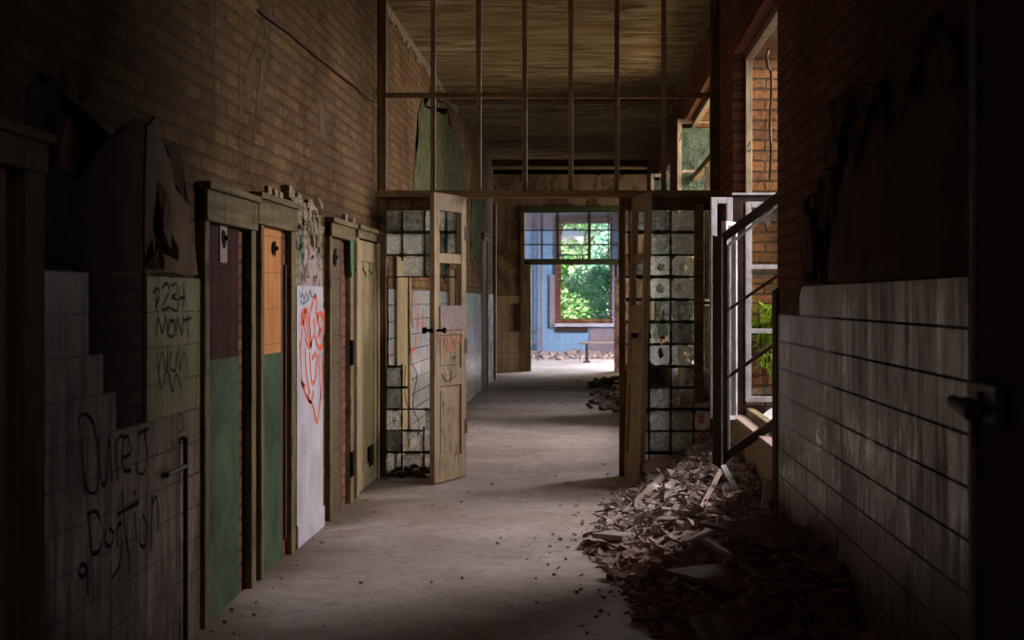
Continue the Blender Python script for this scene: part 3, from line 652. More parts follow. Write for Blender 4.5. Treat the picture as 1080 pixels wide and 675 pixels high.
def pane(c0, c1, y0, y1, kind='full', m='glassL'):
    x0, x1 = PX(c0+.7), PX(c1-.7); z1, z0 = PZ(y0+.7), PZ(y1-.7); w = x1-x0; h = z1-z0
    bm = bmesh.new()
    def P(pts): prism(bm, [(x0+w*u, -.003, z0+h*v) for u, v in pts], (0, .008, 0))
    if kind == 'full': P([(0, 0), (1, 0), (1, 1), (0, 1)])
    else:  # ring with an irregular hole, or a clinging shard
        if kind == 'hole':
            cx, cy, rr = rng.uniform(.4, .6), rng.uniform(.35, .6), rng.uniform(.15, .3); k = 12
            inn = [(cx+math.cos(t)*rr*rng.uniform(.5, 1.2), cy+math.sin(t)*rr*rng.uniform(.7, 1.5)) for t in [2*math.pi*i/k for i in range(k)]]
            out = []
            for i in range(k):
                t = 2*math.pi*i/k; dx, dy = math.cos(t), math.sin(t); s = min((1-cx if dx > 0 else cx)/max(abs(dx), 1e-6), (1-cy if dy > 0 else cy)/max(abs(dy), 1e-6)); out.append((cx+dx*s, cy+dy*s))
            out.sort(key=lambda p: math.atan2(p[1]-cy, p[0]-cx)); inn.sort(key=lambda p: math.atan2(p[1]-cy, p[0]-cx))
            A = [bm.verts.new((x0+w*min(1, max(0, u)), 0, z0+h*min(1, max(0, v)))) for u, v in out]; Bv = [bm.verts.new((x0+w*min(.95, max(.05, u)), 0, z0+h*min(.95, max(.05, v)))) for u, v in inn]
            for i in range(k): bm.faces.new((A[i], A[(i+1) % k], Bv[(i+1) % k], Bv[i]))
        elif kind == 'low': P([(0, 0), (1, 0), (1, rng.uniform(.3, .6)), (.7, rng.uniform(.2, .5)), (.45, rng.uniform(.4, .8)), (.2, rng.uniform(.2, .4)), (0, rng.uniform(.4, .9))])
        elif kind == 'side': P([(0, 0), (.35, 0), (.2, .4), (.4, .7), (.25, 1), (0, 1)])
        elif kind == 'sideR': P([(1, 0), (.6, 0), (.75, .3), (.55, .6), (.7, 1), (1, 1)])
    obj('glass_pane', bm, m, GB)
# left panel
def bars(lst, name='glazing_bars'):
    bm = bmesh.new()
    for (xa, ya, xb, yb, w) in lst:
        n = max(2, int(abs(xb-xa)+abs(yb-ya))//6)
        for i in range(n):
            t0, t1 = i/n, (i+1)/n; ww = w*rng.uniform(.7, 1.35)
            p = (PX(xa+(xb-xa)*t0), 0, PZ(ya+(yb-ya)*t0)); q_ = (PX(xa+(xb-xa)*t1), 0, PZ(ya+(yb-ya)*t1))
            box(bm, (p[0]-(ww if xa == xb else 0), -.012, p[2]+(ww if ya == yb else 0)), (q_[0]+(ww if xa == xb else 0), .014, q_[2]-(ww if ya == yb else 0)))
    global GB
    GB = obj(name, bm, 'moss', PR)
LC = [402, 425, 448, 484]; LC = [401.5, 424.5, 448, 471, 485]
b1 = [(424.5, 222, 424.5, 275, .007), (448, 222, 448, 292, .007), (471, 222, 471, 292, .006), (401.5, 245, 485, 245, .012), (401.5, 269, 485, 269, .011), (401.5, 292, 485, 292, .006),
      (409, 292, 409, 386, .006), (401.5, 386.5, 424.5, 386.5, .008), (401.5, 408.5, 430, 408.5, .01), (401.5, 431.5, 485, 431.5, .008), (401.5, 454, 448, 454, .009), (401.5, 477, 485, 477, .01), (424, 384, 424, 500, .006), (447, 450, 447, 500, .006), (471, 431, 471, 500, .005), (401.8, 222, 401.8, 500, .01)]
bars(b1)
for c in range(4):
    for rr in (0, 1): pane(LC[c], LC[c+1], rows[rr], rows[rr+1])
pane(LC[0], LC[1], rows[2], rows[3], 'side'); pane(LC[1], LC[2], rows[2], rows[3], 'full'); pane(LC[2], LC[3], rows[2], rows[3], 'full')
pane(LC[0], LC[1], rows[7], rows[8]); pane(LC[0], LC[1], rows[8], rows[9]); pane(LC[0], LC[1], rows[9], rows[10], 'hole'); pane(LC[0], LC[1], rows[10], rows[11]); pane(LC[1], LC[2], rows[10], rows[11], 'hole')
pane(LC[0], LC[1], rows[11], rows[12], 'low'); pane(LC[1], LC[2], rows[11], rows[12], 'hole'); pane(LC[2], LC[3], rows[9], rows[10], 'full')
bm = bmesh.new()   # loose wires dangling in the left panel
for pts in ([(432, 345), (434, 380), (440, 395), (437, 415), (436, 431), (442, 445), (441, 460)], [(428, 385), (427, 410), (430, 428), (436, 431)], [(436, 300), (434, 330), (436, 345)]):
    s = smooth([(PX(x), PZ(y)) for x, y in pts]); tube(bm, [(x, -.02, z) for x, z in s], .0035, 5)
obj('loose_wire', bm, 'rust', PR)
# right panel
RC = [684.5, 707.5, 732, 749]
b2 = [(684.5, 222, 684.5, 500, .008), (707.5, 222, 707.5, 500, .008), (731.5, 425, 731.5, 480, .007), (664, 222, 664, 500, .006)]
for i, y in enumerate(rows[1:]): b2.append((660, y, 732 if i < 8 else 749, y, .013 if i % 2 == 0 or i == 3 else .008))
bars(b2)
kinds0 = ['full', 'hole', 'hole', 'hole', 'sideR', 'side', 'hole', None, 'full', 'full', 'full', 'low']
kinds1 = ['full', 'full', 'hole', 'hole', 'hole', 'full', 'hole', 'sideR', 'hole', 'full', 'full', 'low']
for i in range(12):
    if kinds0[i]: pane(RC[0], RC[1], rows[i], rows[i+1], kinds0[i])
    if kinds1[i]: pane(RC[1], RC[2], rows[i], rows[i+1], kinds1[i])
for i in (0, 2, 5, 8, 10): pane(664, 684.5, rows[i], rows[i+1])
pane(RC[2], RC[3], rows[8], rows[9]); pane(RC[2], RC[3], rows[9], rows[10], 'hole'); pane(742, 749, 222, 316, 'full'); pane(742, 749, 322, 425, 'full')

# ---------------------------------------------------------------- the two door leaves
def leaf(name, hinge, free, label, m, lean=0, flip=1, plate=True):
    hx, hy = hinge; fx, fy = free; w = math.hypot(fx-hx, fy-hy); rz = math.atan2(fy-hy, fx-hx)
    r = root(name, (hx, hy, .01), label, 'door', 'swing doors of the partition'); r.rotation_euler = (0, 0, rz)
    r.matrix_world  # local: x along leaf from hinge to free edge, y = thickness
    T = .045; st = .1; zt = 2.36
    sh = lean
    def G(*bb):
        bm = bmesh.new()
        for a, b in bb:
            for v in box(bm, a, b): v.co.x += 0
        if sh:
            wx = math.cos(-rz)*sh; wy = math.sin(-rz)*sh
            for v in bm.verts: v.co.x += wx*v.co.z; v.co.y += wy*v.co.z
        return bm
    obj('stile', G(((0, 0, 0), (st, T, zt))), m, r, .004); obj('stile', G(((w-st, 0, 0), (w, T, zt))), m, r, .004)
    obj('top_rail', G(((st, 0, zt-.14), (w-st, T, zt))), m, r, .004)
    obj('glazing_bar', G(((st, .004, 1.79), (w-st, T-.004, 1.87))), m, r, .003)
    obj('lock_rail', G(((st, 0, 1.20), (w-st, T, 1.44))), m, r, .003)
    obj('middle_rail', G(((st, 0, .78), (w-st, T, .92))), m, r, .003)
    obj('bottom_rail', G(((st, 0, 0), (w-st, T, .2))), m, r, .003)
    obj('upper_panel', G(((st-.01, .014, .9), (w-st+.01, .031, 1.22)), ((st+.03, .008, .95), (w-st-.03, .037, 1.17))), m, r, .003)
    obj('lower_panel', G(((st-.01, .014, .18), (w-st+.01, .031, .8)), ((st+.035, .008, .235), (w-st-.035, .037, .745))), m, r, .003)
    if plate: obj('patch_board', G(((.06, -.012 if flip < 0 else T, 1.24), (w-.09, 0 if flip < 0 else T+.012, 1.44))), 'mauve', r, .002)
    y0 = 0 if flip < 0 else T
    bm = bmesh.new()
    for z in (2.05, 1.1, .42): cyl(bm, (-.012, T/2, z-.07), (-.012, T/2, z+.07), .016); box(bm, (-.01, T*.3, z-.06), (.04, T+.004, z+.06))
    if sh:
        for v in bm.verts: v.co.x += math.cos(-rz)*sh*v.co.z; v.co.y += math.sin(-rz)*sh*v.co.z
    obj('hinge', bm, 'rust', r)
    return r, w, T, G
r, w, T, G = leaf('panelled_door', (PX(487), YP-.03), ((453-VX)/F*12.27, 12.27), 'cream panelled door standing ajar at the left of the partition opening', 'leaf')
bm = bmesh.new(); z = 1.24
cyl(bm, (w-.05, -.0, z), (w-.05, -.06, z), .012); cyl(bm, (w-.05, -.055, z), (w-.05, -.08, z), .026); cyl(bm, (w-.05, T, z), (w-.05, T+.06, z), .012); cyl(bm, (w-.05, T+.055, z), (w-.05, T+.075, z), .024)
cyl(bm, (w, T/2, z), (w+.03, T/2, z), .02)
obj('door_knob', bm, 'black', r)
LEFT_W = w
# the face turned to the camera is the +y side of this leaf
def leaf_gr(strokes, m, wd, side):
    bm = bmesh.new()
    for s in strokes:
        tmp = bmesh.new(); ribbon(tmp, s, 0, wd)
        off = {}
        for v in tmp.verts: off[v] = bm.verts.new((v.co.y, side, v.co.z))
        for f in tmp.faces: bm.faces.new([off[v] for v in f.verts])
        tmp.free()
    obj('graffiti', bm, m, r)
leaf_gr([[(.16, 1.22), (.12, 1.12), (.2, 1.17), (.18, 1.08), (.26, 1.2), (.24, 1.1)], [(.3, 1.05), (.38, 1.2), (.36, 1.06), (.44, 1.18)], [(.45, 1.24), (.52, 1.12), (.48, 1.05)], [(.15, 1.25), (.4, 1.24), (.5, 1.3)]], 'red', .007, T+.002)
leaf_gr([[(.2, 1.02), (.3, 1.0)], [(.24, 1.06), (.25, .98)], [(.2, .86), (.4, .82), (.5, .88)], [(.3, .9), (.34, .8)]], 'black', .005, T+.002)
r, w, T, G = leaf('panelled_door', (PX(658), YP-.03), ((674-VX)/F*12.2, 12.2), 'brown panelled door leaning open at the right of the partition opening', 'leafR', lean=.028, flip=-1, plate=False)
bm = bmesh.new(); cyl(bm, (w-.05+.01, T, 1.2), (w-.05+.01, T+.06, 1.2), .02); cyl(bm, (w-.05, 0, 1.2), (w-.05, -.05, 1.2), .02)
for v in bm.verts: v.co.x += 0; 
obj('door_knob', bm, 'black', r)

# ---------------------------------------------------------------- far end of the corridor
YE = 31.5
def ex(px): return (px-VX)/F*YE
def ez(py): return EYE+(VY-py)/F*YE
bm = bmesh.new()
x0, x1 = ex(552), ex(656); zt = ez(224)
box(bm, (-3.6, YE, 0), (x0, YE+.3, CEIL+.4)); box(bm, (x1, YE, 0), (3.6, YE+.3, CEIL+.4)); box(bm, (x0, YE, zt), (x1, YE+.3, CEIL+.4))
WF = struct('wall_far', bm, 'brick_far', label='flaking brown end wall around the far doorway', cat='wall')
obj('wall_tiles', B(((-2.3, YE-.02, 0), (ex(549), YE, ez(312)))), 'tileEnd', WF)
obj('wall_box', B(((ex(542), YE-.06, ez(349)), (ex(549.5), YE-.0, ez(320)))), 'brown_sash', WF)
bm = B(((ex(648), YE-.04, 0), (ex(664), YE+.3, ez(292)))); obj('brick_pier', bm, 'mottle', WF)
struct('wall_hall_side', B(((XL-1.2, 28.5, 0), (XL-1.0, YE, CEIL+.2)), ((XL-1.2, 28.3, 0), (XL-.3, 28.5, CEIL+.2)), ((XR+.5, 28.3, 0), (2.6, 28.5, CEIL+.2))), 'plaster', label='side wall of the small cross hall', cat='wall')
struct('trim_2', B(((XL-.02, 28.4, 0), (XL+.06, 28.56, 3.3))), 'framelite', label='pale corner strip at the end of the left wall', cat='trim')
r = root('door_9', (0, YE, 0), 'far open doorway with a barred transom light', 'door', kind='structure')
def fb(lst, m, name, bev=.004):
    bm = bmesh.new()
    for (a, b, c, d, e, f) in lst: box(bm, (ex(a), e, ez(d)), (ex(c), f, ez(b)))
    obj(name, bm, m, r, bev)
fb([(549, 218, 553.5, 391.5, -.05, .2), (553.5, 276, 560, 391.5, -.05, .2)], 'frame', 'door_frame')
fb([(652, 220, 657, 300, -.05, .2), (648, 276, 651, 391.5, -.03, .2)], 'frame', 'door_frame')
fb([(549, 218, 657, 224.5, -.06, .2), (553, 273, 655, 279, -.05, .2)], 'moss', 'door_head')
fb([(553, 242, 655, 243.4, 0, .03), (553, 257.3, 655, 258.7, 0, .03), (571.3, 224, 572.5, 273, 0, .03), (587, 224, 589.5, 273, 0, .04), (620, 224, 623, 273, 0, .04), (641, 224, 642, 273, 0, .03)], 'moss', 'glazing_bars', 0)
fb([(589, 268.2, 621, 269.6, -.02, 0), (593, 269, 594.2, 273, -.02, 0), (614, 269, 615.2, 273, -.02, 0)], 'greenspray', 'low_rail', 0)
M['glassthin'] = glass_mat('thin_glass', (.97, .98, 1), (.4, .45, .5), .03, 20)
fb([(553.6, 224.6, 655, 273, .012, .016)], 'glassthin', 'transom_glass', 0)
# a scrap of panel leaning out above the right jamb
bm = bmesh.new(); prism(bm, [W(x, y, 24.0)-Vector((0, 0, 0)) for x, y in ((655, 222), (672, 228), (666, 240), (655, 234))], (0, .04, 0)); 
o_ = obj('wall_scrap', bm, 'leafR', WF)
# blue room
YB = 40.0
def bx_(px): return (px-VX)/F*YB
def bz(py): return EYE+(VY-py)/F*YB
bm = bmesh.new(); wx0, wx1, wz0, wz1 = bx_(591), bx_(644.5), bz(341), bz(234)
box(bm, (-3.2, YB, 0), (wx0, YB+.4, CEIL)); box(bm, (wx1, YB, 0), (3.2, YB+.4, CEIL)); box(bm, (wx0, YB, 0), (wx1, YB+.4, wz0)); box(bm, (wx0, YB, wz1), (wx1, YB+.4, CEIL))
box(bm, (-3.3, YE+.3, 0), (-3.2, YB+.4, CEIL))
WB = struct('wall_back_room', bm, 'tileB', label='blue tiled wall of the far room', cat='wall')
obj('upper_paint', B(((-3.2, YB-.02, bz(241)), (wx0, YB, CEIL)), ((wx1, YB-.02, bz(241)), (3.2, YB, CEIL)), ((wx0, YB-.02, wz1), (wx1, YB, CEIL))), 'wallmauve', WB)
obj('bare_patch', B(((bx_(622), YB-.03, 0), (bx_(660), YB, bz(346)))), 'wallmauve', WB)
wbr = root('window_4', (0, YB, 0), 'bright far window with red brick edges and white sill', 'window', kind='structure')
def fb2(lst, m, name, bev=0):
    bm = bmesh.new()
    for (a, b, c, d, e, f) in lst: box(bm, (bx_(a), e, bz(d)), (bx_(c), f, bz(b)))
    obj(name, bm, m, wbr, bev)
fb2([(586, 232, 591.5, 341, -.1, .4), (643.5, 232, 646, 341, -.02, .4), (586, 228, 646, 235, -.1, .4)], 'brickR', 'window_reveal')
fb2([(591, 336.5, 645, 341, .0, .4)], 'brick_out', 'broken_bricks')
fb2([(585, 341, 660, 344.5, -.12, .4)], 'white_wall', 'window_sill')
fb2([(586, 345, 620, 350, -.06, 0)], 'brown_sash', 'sill_bracket')
fb2([(580, 300, 586.5, 345, -.08, 0), (580, 290, 586.5, 300, -.08, 0)], 'wallmauve', 'shutter_box')
bm = bmesh.new()
for x in (567, 571.5): cyl(bm, (bx_(x), YB-.12, 0.05), (bx_(x), YB-.12, 3.7), .025)
cyl(bm, (bx_(555), YB-.12, bz(348)), (bx_(572), YB-.12, bz(348)), .02); cyl(bm, (bx_(555), YB-.12, bz(362)), (bx_(572), YB-.12, bz(362)), .02)
tag(obj('water_pipes', bm, 'wallmauve'), 'pair of vertical pipes on the blue tiled wall', 'pipes')
struct('wall_room_side', B(((3.2, YE+.3, 0), (3.3, 33, CEIL)), ((3.2, 38, 0), (3.3, YB+.4, CEIL)), ((3.2, 33, 0), (3.3, 38, 1)), ((3.2, 33, 3.6), (3.3, 38, CEIL))), 'tileB', label='right side wall of the far blue room', cat='wall')
r = root('wooden_bench', (.22, 36.2, 0), 'low wooden bench standing in the far blue room', 'bench')
obj('seat', B(((-.46, -.15, .44), (.7, .15, .48))), 'bench', r, .004)
for x in (-.28, .52): obj('leg', B(((x, -.12, 0), (x+.07, .12, .44)), ((x-.05, -.13, 0), (x+.12, .13, .04))), 'bark', r, .004)
# doorway debris and room debris
def chunk(bm, c, s, flat=.5, rnd=random):
    rot = Matrix.Rotation(rnd.uniform(0, 6.28), 3, 'Z') @ Matrix.Rotation(rnd.uniform(-.6, .6), 3, 'X') @ Matrix.Rotation(rnd.uniform(-.5, .5), 3, 'Y')
    sx, sy, sz = s*rnd.uniform(.6, 1.3), s*rnd.uniform(.4, 1), s*flat*rnd.uniform(.4, 1.1)
    v = box(bm, (-sx, -sy, -sz), (sx, sy, sz))
    for q in v: q.co = rot @ (q.co*rnd.uniform(.65, 1.15)) + Vector(c)
def interp(tab, y):
    if y <= tab[0][0]: return tab[0][1]
    for (a, b), (c, d) in zip(tab, tab[1:]):
        if y <= c: return b+(d-b)*(y-a)/(c-a)
    return tab[-1][1]
EDGE = [(3.2, .75), (5, .55), (6.2, .42), (7.4, .30), (8.6, .12), (9.3, .06), (10.6, .20), (12, .42), (12.9, .60), (14, .85)]
HW = [(3.2, .03), (4.5, .10), (5.1, .15), (5.6, .22), (5.9, .16), (6.3, .33), (6.9, .40), (7.3, .28), (8, .27), (8.9, .31), (10, .38), (11, .45), (12, .42), (12.9, .34), (13.6, .1), (14, .02)]
def hh(x, y):
    e = interp(EDGE, y)+.07*mnoise.noise(Vector((0, y*2.3, 3))); t = (x-e)/(XR-e)
    if t <= 0: return -.02
    t = min(t, 1.2)
    return max(0, interp(HW, y)*(t**1.15)*(1+.35*mnoise.noise(Vector((x*4, y*3, 0))))+.03*mnoise.noise(Vector((x*11, y*11, 5)))*min(1, t*4)) 
rr = random.Random(11)
def heap(name, bm, label, cat, m): 
    o = obj(name, bm, m); tag(o, label, cat, kind='stuff'); return o
bm = bmesh.new(); NX, NY = 34, 210; gv = []
for j in range(NY+1):
    y = 3.2+10.8*j/NY
    gv.append([bm.verts.new((.0+(XR+.0)*i/NX, y, hh(XR*i/NX, y)-.015)) for i in range(NX+1)])
for j in range(NY):
    for i in range(NX):
        if max(v.co.z for v in (gv[j][i], gv[j][i+1], gv[j+1][i+1], gv[j+1][i])) > -.02: bm.faces.new((gv[j][i], gv[j][i+1], gv[j+1][i+1], gv[j+1][i]))
bmesh.ops.delete(bm, geom=[v for v in bm.verts if not v.link_faces], context='VERTS')
heap('rubble_mound', bm, 'dark earthy mound of rubble banked along the right wall', 'rubble', 'soil')
bm = bmesh.new()
for i in range(8000):
    y = rr.uniform(4.2, 13.4); e = interp(EDGE, y); x = e-.08+(XR-.03-e+.08)*rr.random()**.85
    big = rr.random()
    s = (.008+.042*big**5)*(1.3 if y > 8 else 1.2)
    z = max(hh(x, y), 0)+s*.25
    if rr.random() < .22:      # splinters
        Lg = rr.uniform(.04, .13); d = Vector((rr.uniform(-1, 1), rr.uniform(-1, .8), rr.uniform(-.35, .25))).normalized()
        c = Vector((x, y, z+.01)); a = c-d*Lg; b = c+d*Lg
        for p in (a, b): p.z = max(p.z, .012); p.x = min(p.x, XR-.03)
        cyl(bm, a, b, rr.uniform(.004, .009), 4)
    else: chunk(bm, (min(x, XR-.02-s*1.5), y, z), s, .5, rr)
for i in range(160):     # scattered crumbs on the open floor
    y = rr.uniform(6, 14); x = interp(EDGE, y)-abs(rr.gauss(0, .22)); s = rr.uniform(.005, .013)
    chunk(bm, (x, y, s*.6), s, .6, rr)
heap('rubble_chips', bm, 'loose chips of brick, tile and splintered lath covering the right mound', 'rubble', 'rubble')
bm = bmesh.new()
for i in range(260):
    y = rr.uniform(4.8, 26); x = rr.choice((XL+.05+abs(rr.gauss(0, .12)), rr.uniform(XL+.1, .3))); s = rr.uniform(.004, .011); chunk(bm, (x, y, s*.6), s, .6, rr)
heap('floor_crumbs', bm, 'small crumbs of plaster scattered over the corridor floor', 'crumbs', 'rubble')
bm = bmesh.new()
for i in range(1300):
    t = rr.random(); y = rr.uniform(20, 28); x = XR-.02-abs(rr.gauss(0, .36)); h = max(0, .62*(1-(XR-x)/.95))*math.sin((y-20)/8*math.pi)
    chunk(bm, (min(x, XR-.16), y, max(.03, h*rr.random())), rr.uniform(.03, .09), .5, rr)
heap('rubble_heap', bm, 'dark heap of debris at the right beyond the open doors', 'rubble', 'bark')
bm = bmesh.new()
for i in range(420):
    x = rr.uniform(-2.4, 2.2); y = YB-.2-abs(rr.gauss(0, .7)); s = rr.uniform(.03, .09)
    chunk(bm, (x, y, s*.5+max(0, .18-(YB-y)*.2)*rr.random()), s, .6, rr)
heap('room_rubble', bm, 'pale rubble along the foot of the blue wall', 'rubble', 'boardpink')
bm = bmesh.new()
for i in range(60): chunk(bm, (PX(rr.uniform(405, 484)), YP+rr.uniform(-.12, .1), rr.uniform(.01, .08)), rr.uniform(.015, .05), .5, rr)
heap('broken_glass_pile', bm, 'broken glass and dirt under the left glazed panel', 'rubble', 'bark')

# individual boards in the heap : pixel-measured ends turned into points on the mound
def plank(name, ends, width, th, m, label, cat='board', lift=.03, up=None, group=None):
    group = 'broken laths in the rubble' if name == 'broken_lath' else 'loose boards on the rubble'
    (ax, ay, aY), (bx2, by, bY) = ends
    a, b = W(ax, ay, aY), W(bx2, by, bY); d = (b-a); Lg = d.length; d.normalize()
    upv = Vector(up or (0, 0, 1)); s = d.cross(upv).normalized(); n_ = s.cross(d).normalized()
    c = (a+b)/2; bm = bmesh.new(); k = 6
    if name == 'wooden_board': c = c*(1-.03)+Vector((0, 0, EYE))*.03
    A, Bv, C, D = [], [], [], []
    for i in range(k+1):
        t = -.5+i/k; w1 = width/2*(1+random.uniform(-.08, .08)); w2 = width/2*(1+random.uniform(-.08, .08)); e = random.uniform(-.06, .06)*width if i in (0, k) else 0
        A.append(bm.verts.new(Vector((t*Lg+e, -w1, 0)))); Bv.append(bm.verts.new(Vector((t*Lg-e, w2, 0)))); C.append(bm.verts.new(Vector((t*Lg-e, w2, th)))); D.append(bm.verts.new(Vector((t*Lg+e, -w1, th))))
    for i in range(k):
        for P_, Q in ((A, Bv), (Bv, C), (C, D), (D, A)): bm.faces.new((P_[i], Q[i], Q[i+1], P_[i+1]))
    bm.faces.new((A[0], D[0], C[0], Bv[0])); bm.faces.new((A[-1], Bv[-1], C[-1], D[-1]))
    o = obj(name, bm, m)
    o.matrix_world = Matrix((( d.x, s.x, n_.x, c.x), (d.y, s.y, n_.y, c.y), (d.z, s.z, n_.z, c.z), (0, 0, 0, 1)))
    tag(o, label, cat, group); return o
plank('broken_lath', ((763, 492, 10.05), (782, 527, 9.5)), .035, .012, 'boardwhite', 'bright white slat leaning just below the collapsed dark window frame', 'slat', up=(0, -1, .2))
plank('broken_lath', ((760, 497, 10.0), (739, 536, 9.2)), .03, .012, 'boardpink', 'long pinkish lath left of the bright white slat', 'slat', up=(0, -1, .2))
plank('broken_lath', ((783.5, 490, 10.0), (783.5, 508, 9.9)), .028, .012, 'boardpink', 'short upright pinkish lath right of the bright white slat', 'slat', up=(0, -1, 0))
plank('broken_lath', ((810, 507, 8.9), (807, 536, 8.75)), .05, .012, 'boardwhite', 'short white board end standing upright beside the tile wall corner', 'slat', up=(0, -1, 0))
plank('wooden_board', ((700, 503, 11.6), (660, 542, 10.55)), .05, .02, 'board', 'grey board sliding down the far left slope of the rubble', 'board')
plank('wooden_board', ((707, 512, 11.1), (668, 543, 10.4)), .03, .015, 'board', 'thin grey lath just under the grey board on the far slope', 'board')
plank('wooden_board', ((784, 553, 7.9), (858, 577, 7.3)), .42, .02, 'boardbrown', 'wide flat brown sheet on the mound beside the tiled wall', 'board')
plank('wooden_board', ((745, 574, 8.3), (828, 626, 6.85)), .035, .03, 'boardbrown', 'long dark brown batten lying diagonally across the near rubble', 'batten')
plank('wooden_board', ((728, 602, 7.75), (806, 622, 7.1)), .3, .02, 'boardbrown', 'dark brown panel under the long diagonal batten', 'board')
plank('wooden_board', ((752, 652, 6.75), (764, 676, 6.4)), .2, .02, 'board', 'short greyish plank at the bottom edge of the picture', 'board')
plank('wooden_board', ((785, 668, 6.4), (818, 632, 7.0)), .06, .02, 'boardbrown', 'narrow reddish board end at the bottom, right of the short plank', 'board')
plank('wooden_board', ((723, 573, 8.55), (758, 556, 8.9)), .035, .015, 'boardpink', 'pale lath in the middle of the mound pointing right', 'slat')
plank('wooden_board', ((641, 569, 9.35), (655, 566, 9.5)), .2, .03, 'floor', 'pale flat tile piece at the left foot of the rubble', 'tile')
plank('wooden_board', ((700, 586, 8.7), (728, 580, 8.7)), .07, .012, 'boardpink', 'small tan board near the left foot of the rubble', 'board')
plank('wooden_board', ((690, 575, 8.95), (715, 562, 9.2)), .05, .012, 'board', 'thin grey splinter board above the small tan board', 'board')
plank('wooden_board', ((816, 590, 7.2), (850, 572, 7.45)), .03, .015, 'boardpink', 'narrow pale stick below the wide brown sheet', 'slat')
for i, (e, l) in enumerate(((((797, 458, 10.6), (822, 438, 10.9)), 'bright lath pile on the window sill, front piece'), (((795, 451, 10.9), (820, 433, 11.1)), 'bright lath lying at the back of the window sill'))):
    plank('broken_lath', e, .09, .02, 'boardwhite', l, 'slat')
# cloth-like sack lump near the door
bm = bmesh.new(); bmesh.ops.create_icosphere(bm, subdivisions=3, radius=1)
c = W(703, 489, 12.2)
for v in bm.verts:
    k = 1+.25*mnoise.noise(v.co*2.2); v.co = Vector((c.x+v.co.x*.19*k, 12.2+v.co.y*.2*k, max(.02, .15+v.co.z*.1*k)))
for f in bm.faces: f.smooth = True
tag(obj('cement_sack', bm, 'mauve'), 'greyish slumped sack half buried beside the right open door', 'sack')

# sapling in the window
r = root('sapling', (1.345, 11.48, .63), 'bright yellow green sapling growing behind the white window sash', 'plant')
bm = bmesh.new()
st_ = []
for k in range(5):
    dx, dy = rr.uniform(-.06, .05), rr.uniform(-.02, .02); p = [Vector((dx*t*1.5, dy*t*1.5, t*rr.uniform(.85, 1.0))) for t in (0, .3, .6, .9)]; st_.append(p); tube(bm, p, .005, 5)
obj('stem', bm, 'bark', r)
bm = bmesh.new()
for p in st_:
    for i in range(34):
        t = rr.uniform(.45, 1); c = p[0].lerp(p[-1], t); d = Vector((rr.uniform(-1, 1), rr.uniform(-.55, .55), rr.uniform(-.5, .5))).normalized(); s = d.cross(Vector((0, 0, 1))).normalized()*.016; Lf = rr.uniform(.06, .12)
        v = [bm.verts.new(q_) for q_ in (c, c+d*Lf*.45+s, c+d*Lf+Vector((0, 0, -.03)), c+d*Lf*.45-s)]; bm.faces.new(v)
obj('leaves', bm, 'leafC', r)

# ---------------------------------------------------------------- outside
bm = B(((-14, YB+.4, -.3), (14, 66, -.05))); struct('ground_outside', bm, 'leafA', label='grass outside the far window', cat='ground')
def tree(x, y, h, rad, m, label, n, z0=0.2, seed=0):
    q_ = random.Random(seed); r = root('tree', (x, y, -.05), label, 'tree', 'trees outside the far window')
    bm = bmesh.new(); cyl(bm, (0, 0, 0), (.1, 0, h*.6), .1, 8, .05)
    for k in range(6):
        a = q_.uniform(0, 6.28); cyl(bm, (.05, 0, h*q_.uniform(.2, .55)), (math.cos(a)*rad*.6, math.sin(a)*rad*.6, h*q_.uniform(.5, .9)), .03, 6, .01)
    obj('trunk', bm, 'bark', r); bm = bmesh.new()
    cl = [(Vector((q_.uniform(-1, 1)*rad, q_.uniform(-1, 1)*rad*.7, q_.uniform(z0, h))), q_.uniform(.3, .7)) for _ in range(26)]
    for i in range(n):
        c0, rc = q_.choice(cl); d = Vector((q_.gauss(0, 1), q_.gauss(0, 1), q_.gauss(0, .7))); c = c0+d.normalized()*rc*q_.uniform(.6, 1)
        c.z = max(c.z, .1)
        a = Vector((q_.uniform(-1, 1), q_.uniform(-1, 1), q_.uniform(-1, 1))).normalized(); b = a.orthogonal().normalized(); s = q_.uniform(.04, .085)
        v = [bm.verts.new(c+a*s*1.5), bm.verts.new(c+b*s*.6), bm.verts.new(c-a*s*1.5), bm.verts.new(c-b*s*.6)]; bm.faces.new(v)
    obj('crown', bm, m, r)
tree(-1.1, 47, 5.2, 1.0, 'leafA', 'yellow green tree on the left of the far window view', 9000, .2, 1)
tree(.8, 43.6, 3.2, .9, 'leafB', 'pale bluish green bush in the lower right of the far window', 9000, .2, 2)
tree(.9, 50, 6.0, 1.3, 'leafB', 'tall pale tree on the right of the far window view', 9000, 1.5, 3)
tree(-.2, 54, 6.5, 2.2, 'leafA', 'green tree farthest away behind the others', 9000, .5, 4)
bm = B(((-3, 58, 0), (3, 58.3, 3.6)), ((-3.2, 57.8, 3.6), (3.2, 58.5, 3.9))); tag(obj('garden_wall', bm, 'white_wall'), 'pale building glimpsed between the trees through the far window', 'building')

# closing wall behind the camera
struct('wall_behind', B(((XL-.3, -2.4, 0), (XR+.5, -2.2, CEIL))), 'plaster', label='wall behind the camera', cat='wall')

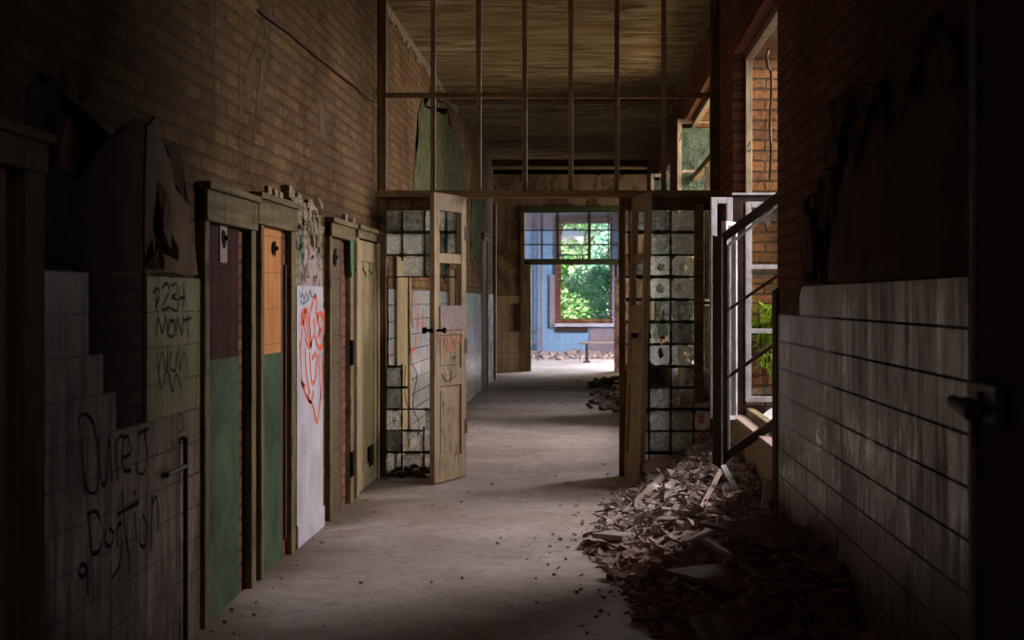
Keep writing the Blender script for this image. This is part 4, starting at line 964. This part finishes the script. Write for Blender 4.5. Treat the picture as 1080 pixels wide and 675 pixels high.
# ---------------------------------------------------------------- light
def area(name, loc, aim, sx, sy, power, col, spread=math.pi):
    l = bpy.data.lights.new(name, 'AREA'); l.shape = 'RECTANGLE'; l.size = sx; l.size_y = sy; l.energy = power; l.color = col; l.spread = spread
    o = bpy.data.objects.new(name, l); COL.objects.link(o); o.location = loc
    d = Vector(aim)-Vector(loc); o.rotation_euler = d.to_track_quat('-Z', 'Y').to_euler(); return o
COOL = (1.0, .93, .93); WARM = (1.0, .78, .5)
area('window_and_fill_light', (3.5, 10.75, 3.5), (-.9, 9.9, 0.5), 1.5, 1.6, 330, COOL)
area('window_and_fill_light', (3.4, 16.2, 3.3), (-1.0, 15.9, 0.5), 1.8, 1.6, 340, COOL)
area('window_and_fill_light', (2.6, 16.0, 1.4), (-1.0, 16.5, 4.6), 2.6, .8, 75, WARM)  # added warm fill aimed up, imitating bounce on the ceiling
area('window_and_fill_light', (3.4, 22.0, 3.3), (-1.0, 22.3, 0.4), 1.4, 1.6, 170, COOL)
area('hall_light', (2.5, 30.0, 2.4), (-1.0, 30.6, 1.2), 2.0, 2.0, 60, WARM)
area('room_light', (3.1, 35.5, 2.6), (0.0, 34.0, 0.0), 4.0, 2.4, 1300, (.85, .88, 1.0))
area('fill_light_behind', (-.2, -1.9, 3.2), (.3, 6, 0.2), 1.6, 1.6, 11, (1.0, .66, .45))  # added fill from behind the camera, lifts the dark foreground
s = bpy.data.lights.new('sun', 'SUN'); s.energy = 12; s.angle = .05; s.color = (1, .97, .9)
so = bpy.data.objects.new('sun', s); COL.objects.link(so); so.rotation_euler = Vector((.35, .8, -.65)).to_track_quat('-Z', 'Y').to_euler()
w = bpy.data.worlds.new('World'); SC.world = w; w.use_nodes = True; nt = w.node_tree; bg = nt.nodes['Background']
bg.inputs[0].default_value = (.72, .82, 1, 1); bg.inputs[1].default_value = .5

# ---------------------------------------------------------------- camera
cam = bpy.data.cameras.new('camera'); co = bpy.data.objects.new('camera', cam); COL.objects.link(co)
co.location = (0, 0, EYE); co.rotation_euler = (math.pi/2, 0, 0)
cam.sensor_width = 36; cam.lens = 36*F/1080; cam.shift_x = -(VX-540)/1080; cam.shift_y = -(337.5-VY)/1080
cam.clip_end = 200; cam.dof.use_dof = True; cam.dof.focus_distance = 12.5; cam.dof.aperture_fstop = 4.5
SC.camera = co
SC.view_settings.view_transform = 'Standard'; SC.view_settings.look = 'None'; SC.view_settings.exposure = 0
SC.cycles.use_denoising = True; SC.cycles.max_bounces = 8; SC.cycles.sample_clamp_indirect = 4; SC.cycles.transparent_max_bounces = 16
